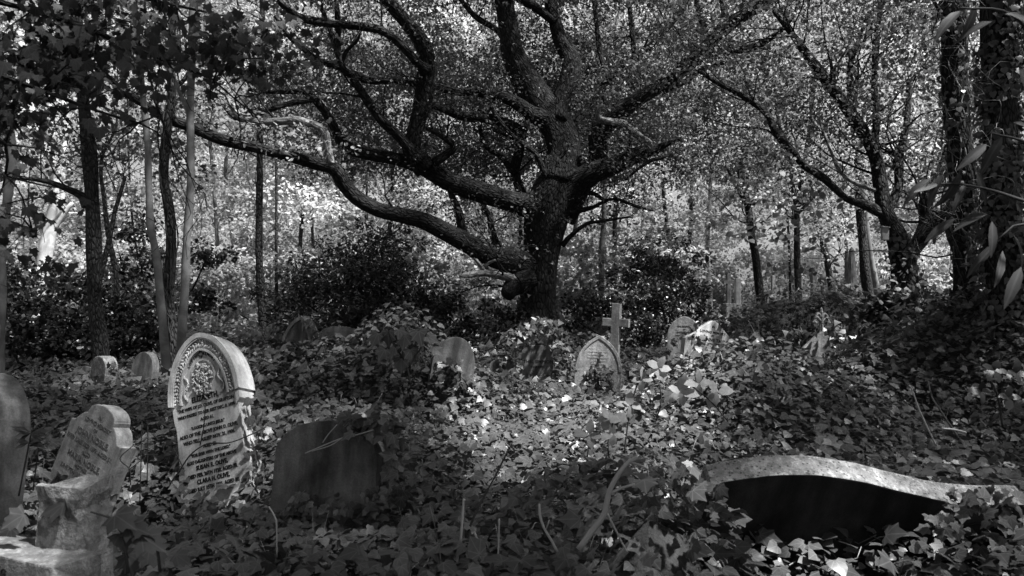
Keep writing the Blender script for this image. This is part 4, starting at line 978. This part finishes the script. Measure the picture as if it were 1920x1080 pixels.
stick('dry_stem', 'pale upright stem with a knobbed top in the central foreground ivy', [[(862,1030,2.6),(866,985,2.4),(869,940,2.2),(870,936,3)]], 3.2)
stick('dry_stem', 'straight thin pale stem right of the long slanting dark one', [[(933,1062,1.6),(935,1010,1.5),(936,973,1.8)]], 3.0)
stick('dry_stem', 'short curved white stem at the foot of the long slanting dark one', [[(900,1052,2),(899,1030,2),(895,1010,2),(889,997,2)]], 3.0)
stick('dry_stem', 'long thin dark shoot slanting up to the right through the central ivy', [[(860,1040,2.2),(880,990,2.2),(900,945,2),(930,890,1.8),(950,850,1.4),(960,832,1.2)]], 3.3, 'twigdark')
stick('fallen_branch', 'pale kinked twig standing left of the forked bare branch', [[(1045,1035,2.6),(1035,1015,2.6),(1020,990,2.6),(1012,965,2.4),(1011,945,2)],[(1024,992,1.5),(1030,975,1.3)]], 2.8, 'twig', 'branch')
stick('dry_stem', 'pale bare stem leaning left in the ivy in front of the forked stout tree', [[(1755,835,1.5),(1738,800,1.6),(1722,765,1.6),(1712,735,1.4),(1705,722,1.2)]], 5.0)
stick('dry_stem', 'long thin twig leaning left just right of the pale bare stem', [[(1795,818,1.6),(1770,780,1.5),(1748,745,1.3),(1740,715,1.0)]], 5.0, 'deadwood')
stick('dry_stem', 'short pale twig lying level across the ivy near the right border', [[(1765,803,1.8),(1790,806,2),(1812,811,1.6)]], 4.8)
stick('bramble_shoot', 'fine pale bramble shoots straggling over the face of the plain dark headstone', [[(700,806,1.2),(670,815,1.2),(640,822,1.2),(600,838,1.2),(572,850,1)],[(640,822,1),(620,835,1),(585,846,.8)],[(632,796,1),(615,815,1),(605,830,.9)]], 4.15, 'twig', 'shoot')
stick('bramble_shoot', 'dark shoot crossing the lower lettering of the ornate pale headstone', [[(500,800,1.2),(470,815,1.2),(430,830,1.2),(390,832,1.3),(360,850,1.3),(338,880,1.2),(320,905,1)],[(385,760,1),(382,800,1),(375,835,1)],[(345,880,1),(335,860,1),(325,840,.8)]], 5.1, 'twigdark', 'shoot')
stick('bramble_shoot', 'dark shoots rising across the shouldered grey headstone', [[(262,945,1),(264,880,1),(265,830,1),(266,790,.8)],[(276,905,1),(277,840,1),(277,800,.8)],[(245,910,1),(243,880,1),(225,860,1),(250,835,.9)],[(243,880,1),(262,865,.9),(275,855,.8)]], 4.5, 'twigdark', 'shoot')

def plant(name, label, stems, leaves, d, T, size, leaf, cat='plant', stemmat='twigdark', r=1.6, tipdir=None):
    """stems: px paths; leaves rows (px, py, angle deg in the picture, length px, depth offset)"""
    base = pxpath([stems[0][0]], d)[0]; inv = -base[:3]; root = tag(empty(name, tuple(base[:3])), label, cat); tb = Tubes()
    for s in stems: P = pxpath(s, d); P[:, :3] += inv; tb.add(P, 6, .03, .03)
    tb.build('stem', M[stemmat], root)
    A = np.array(leaves, float); n = len(A)
    P = np.array([W(a[0], a[1], d+(a[4] if A.shape[1] > 4 else 0)) for a in A])+inv
    an = np.radians(A[:, 2]); tip = nrm(np.stack([np.cos(an), rng.uniform(-.5, .1, n), np.sin(an)], 1)); nor = nrm(np.stack([rng.normal(size=n)*.3, -np.full(n, .75), np.full(n, .65)], 1))
    for i in range(n):
        L = Leaves(); L.add(T, P[i:i+1], tip[i:i+1], nor[i:i+1], A[i:i+1, 3]*d/F); L.build('leaf', M[leaf], root, lc=True)
    return root
def whorl(px, py, n, ln, spread=1.0): return [(px, py, a, ln*random.uniform(.8, 1.15), random.uniform(-.04, .04)) for a in [random.uniform(-12, 12)+k*360/n for k in range(n)]]
plant('bramble_plant', 'broad-leaved bramble sapling in the sunny ivy patch left of the paired headstones', [[(1170,850,1.6),(1180,780,1.6),(1195,720,1.5),(1210,690,1.3)],[(1365,790,1.4),(1330,750,1.4),(1290,720,1.4),(1250,700,1.2)],[(1230,790,1.3),(1240,750,1.2),(1235,715,1)]],
      whorl(1235,690,5,26)+whorl(1275,735,5,32)+whorl(1205,712,4,24)+whorl(1310,720,4,28)+whorl(1180,760,4,26)+whorl(1345,735,3,30), 5.4, T_OVAL, 0, 'bright')
plant('seedling_plant', 'bright oval-leaved seedlings left of the broad-leaved bramble sapling', [[(1145,880,1.5),(1140,830,1.4),(1150,790,1.2)],[(1100,870,1.3),(1105,820,1.1)]], whorl(1140,785,3,30)+whorl(1105,815,4,30)+whorl(1150,815,4,28)+[(1150,775,200,34,0),(1150,778,-20,30,0)], 4.6, T_OVAL, 0, 'bright')
plant('ivy_spray', 'large-leaved spray rising above the ivy heap in front of the laurel bush', [[(770,720,2),(760,680,2),(735,640,1.6),(728,620,1.4)],[(765,690,1.6),(790,650,1.5),(800,625,1.2)]],
      [(708,625,-115,32,0),(728,620,-90,34,0),(748,618,-60,30,0),(760,630,-100,30,0),(785,620,-75,32,0),(800,630,-30,30,0),(740,650,-110,32,0),(770,655,-80,30,0),(812,650,-40,26,0),(722,655,-120,28,0),(752,672,-90,30,0)], 7.2, T_IVY, 0, 'ivy')
plant('sycamore_seedling', 'blurred broad leaves poking out beside the broken stone block', [[(240,1075,3),(230,1000,2.5),(205,970,2),(170,960,1.5)],[(300,1070,3),(290,1010,2),(260,990,1.5)]],
      [(215,965,-20,60,0),(240,985,-12,50,0),(265,1005,-25,60,0),(225,1000,-60,40,0),(120,945,200,60,0),(280,1030,-40,50,.1),(330,1040,-30,40,.1),(45,965,210,45,0),(20,990,240,45,.1),(240,1040,-70,45,.05)], 2.05, T_SYC, 0, 'near')
plant('ash_seedling', 'pale feathery ash seedling against the rounded headstone at the left border', [[(35,930,1.5),(45,880,1.4),(55,830,1.3),(60,805,1)],[(62,920,1.3),(68,870,1.1),(72,840,1)]],
      [(58,812,a,36,0) for a in (165,190,215,-20,10,-45,150,-5)]+[(55,830,a,32,0) for a in (170,200,-15,15)], 3.4, T_LANCE, 0, 'ivy')
plant('elder_sapling', 'long drooping blurred leaves of a sapling hanging in from the right border', [[(2060,1000,7),(2030,600,6),(1990,420,5),(1900,370,3),(1800,345,2),(1725,350,1.5)],[(2010,480,4),(1920,420,2.5),(1870,450,1.5)],[(1995,330,4),(1930,270,3),(1860,250,2)],[(2000,150,4),(1900,30,3),(1800,15,2)]],
      [(1745,335,215,70,0),(1770,325,235,75,0),(1800,320,250,80,0),(1760,345,195,60,0),(1830,320,-70,70,0),(1810,345,230,70,.1),(1790,410,215,75,.1),(1850,400,195,80,.1),(1860,415,260,70,0),(1870,455,225,85,0),(1880,470,250,80,.1),(1900,440,-60,70,0),(1850,270,215,80,0),(1880,255,240,80,0),(1900,230,-15,70,0),(1800,20,220,80,0),(1860,40,200,70,0),(1880,25,-30,90,0),(1830,10,250,70,.1),(1910,120,-80,80,0),(1915,500,240,90,0)], 2.6, T_LONG, 0, 'near')
plant('nettle_plant', 'dim large-leaved weed in the dark corner below the ivy wall at the right border', [[(1880,800,2),(1870,740,2),(1850,700,1.5)],[(1850,800,1.6),(1890,760,1.4),(1920,720,1.2)]], whorl(1865,695,5,26)+whorl(1890,745,4,28)+whorl(1840,735,4,24)+whorl(1905,700,4,26), 4.4, T_OVAL, 0, 'ivydark')

def trunk_ivy(root_label, trunk, d, n, size):
    root = [o for o in bpy.data.objects if o.get('label') == root_label][0]; inv = -np.array(root.location)
    P = smooth_path(pxpath(trunk, d), .05); k = rng.integers(0, len(P), n); th = rng.uniform(-1.9, 1.9, n); c = P[k]
    keep = np.sin(th*2.2+c[:, 2]*3.1)+np.sin(c[:, 2]*5-th) > rng.uniform(-1.6, 1.0, n); k = k[keep]; th = th[keep]; c = c[keep]; n = len(k)
    rad = c[:, 3]*rng.uniform(1.02, 1.5, n)+.01; out = np.stack([np.sin(th), -np.cos(th), np.zeros(n)], 1)
    L = Leaves(); L.smooth = True; L.add(T_IVY2, c[:, :3]+out*rad[:, None]+inv, nrm(rdir(n)*.5+[0, 0, -1]), nrm(out+rdir(n)*.4+[0, 0, .4]), size*rng.uniform(.5, 1.2, n)); L.build('climbing_ivy', M['ivydark'], root)
for q in TREES:
    if 'right border' in q['label']: trunk_ivy(q['label'], q['trunk'], q['d'], 4200 if 'smothered' in q['label'] else 1100, .062)
    if 'stout dark tree' in q['label']: trunk_ivy(q['label'], q['trunk'][:5], q['d'], 500, .08)

def sycamore():
    """tree standing just outside the left edge whose boughs hang into the picture"""
    base = np.array([-3.3, 2.3, Hs(-3.3, 2.3)-.2]); root = tag(empty('sycamore_tree', tuple(base)), 'blurred dark leafy boughs hanging into the top left corner, close to the camera', 'tree'); inv = -base
    tb = Tubes(); tb.add(np.array([[-3.3, 2.3, base[2], .2], [-3.3, 2.35, 1.8, .15], [-3.15, 2.4, 3.0, .13], [-3.0, 2.5, 5.0, .1], [-3.1, 2.6, 8, .05]])+[*inv, 0], 14, .1, .05, .5); tb.build('trunk', M['darkbark'], root)
    br = Tubes(); ends = []; bpaths = [([(-250,-60,7),(-100,-20,6),(60,20,5),(180,60,4),(300,110,3),(400,150,2),(440,185,1.4)], 3.0, 3.4), ([(-260,60,7),(-60,120,5),(80,170,4),(160,200,3),(260,230,2),(300,215,1.2)], 2.8, 3.0), ([(-220,220,6),(-60,230,4),(10,270,3),(10,330,2.4)], 2.6, 2.8), ([(-100,-120,6),(60,-60,5),(200,-20,4),(330,10,3),(420,30,1.6)], 3.2, 3.6), ([(-200,380,5),(-40,400,4),(60,430,2)], 2.9, 3.1)]
    for pts, a, b in bpaths:
        P = pxpath(pts, a, b); br.add(P+[*inv, 0], 8, .06, .04)
        for k in range(1, len(P)):
            for _ in range(4 if b != 3.1 else 2): grow(br, ends, P[k, :3]+inv, nrm(rng.normal(size=3)+[.4, 0, -.2]), rng.uniform(.2, .45), .004, 1, .5, -.3, 4, 2, .06)
    # higher boughs above the frame shade the ground below
    for _ in range(7):
        a = rng.uniform(-1.6, -.3); grow(br, ends, np.array([-3.0, 2.5, rng.uniform(3.6, 7)])+inv, (math.cos(a), math.sin(a), .25), rng.uniform(1.4, 3.0), .03, 2, .4, .1, 6, 3, .15)
    br.build('branches', M['darkbark'], root)
    E = np.array(ends); Q = E-inv; sx = 960+F*Q[:, 0]/np.maximum(Q[:, 1], .3); sy = 580-F*(Q[:, 2]-CAMZ)/np.maximum(Q[:, 1], .3)
    E = E[(sy < 200-.26*sx*(sx < 300)-78*(sx >= 300)+rng.normal(size=len(E))*14) | ((sx < -10) & (sy < 330)) | ((sx < 130) & (sy > 410) & (sy < 470))]; n = len(E)
    L = Leaves(); idx = np.repeat(np.arange(n), 12); m = len(idx)
    P = E[idx]+rng.normal(size=(m, 3))*.07; L.add(T_SYC, P, nrm(rdir(m)*.7+[0.1, 0, -.9]), nrm(rdir(m)*.6+[0, -.6, .7]), rng.uniform(.026, .056, m))
    L.build('crown', M['near'], root, lc=True)
sycamore()

def shade_tree():
    """unseen tree added behind the camera, its high crown shaped to dapple the light on the graves"""
    b = np.array([4.6, -3.2, Hs(4.6, -3.2)-.2]); root = tag(empty('added_shade_tree', tuple(b)), 'unseen tree added behind the camera, its high crown shaped to shade the graves', 'tree')
    tb = Tubes(); tb.add(np.array([[0, 0, 0, .32], [.1, 0, 2, .26], [0, .1, 4.5, .22], [-.2, .2, 7, .15], [-.2, .2, 11, .06]]), 16, .2, .05, .8); tb.build('trunk', M['darkbark'], root)
    C = []; s = np.array(SUN)/SUN.z
    def lit(x, y):
        v = 0
        for cx, cy, rx, ry, a in LIT: v = max(v, a*math.exp(-(((x-cx)/rx)**2+((y-cy)/ry)**2)**2))
        return v
    while len(C) < 1150:
        x = rng.uniform(-7.5, 7.5); y = rng.uniform(1.0, 12.5)
        if rng.random() < lit(x, y): continue  # added crown left open where sun should reach the ground
        h = rng.uniform(5.2, 8.0); p = np.array([x, y, .6])+s*h
        if p[2] < 1.6+.47*p[1]+.4 and abs(p[0]) < .75*p[1]+1: continue
        C.append(p)
    C = np.array(C); br = Tubes()
    for c in C[::6]:
        k = np.array([4.5, -3.0, rng.uniform(4.5, 7)]); m = (k+c)/2+[0, 0, .5]; br.add(np.array([[*(k-b), .04], [*(m-b), .03], [*(c-b), .008]]), 6, .3, .05)
    br.build('branches', M['darkbark'], root)
    L = Leaves(); scatter_clumps(L, T_OVAL, C-b, rng.uniform(.28, .55, len(C)), 60, .13, .35, 2.0); L.build('crown', M['near'], root)
LIT = [(.4, 7.2, 1.5, 2.5, .96), (-2.1, 5.7, 1.0, 1.0, 1.0), (1.35, 3.35, 1.2, .5, 1.0), (1.5, 9.6, 2.0, 1.5, .96), (-1.1, 2.2, .8, .75, 1.0), (-2.7, 4.4, .9, .9, 1.0), (-4.2, 8.9, 1.0, .7, .9), (.35, 2.9, .45, .35, .9), (4.0, 10.4, .8, .7, .9), (0, 11.5, 3, 1.2, .6), (3.0, 12, 2.2, 1.5, .8)]
shade_tree()

# lettering, mouldings and carving belong to the slab they are cut on
for o in list(bpy.data.objects):
    if o.parent is None and o.type == 'EMPTY':
        body = [c for c in o.children if c.name.split('.')[0] == 'body']
        if body:
            for c in list(o.children):
                if c.name.split('.')[0] in ('inscription', 'moulding', 'panel', 'carved_border', 'carved_scrolls', 'roundel_rim', 'flower_wreath'): c.parent = body[0]
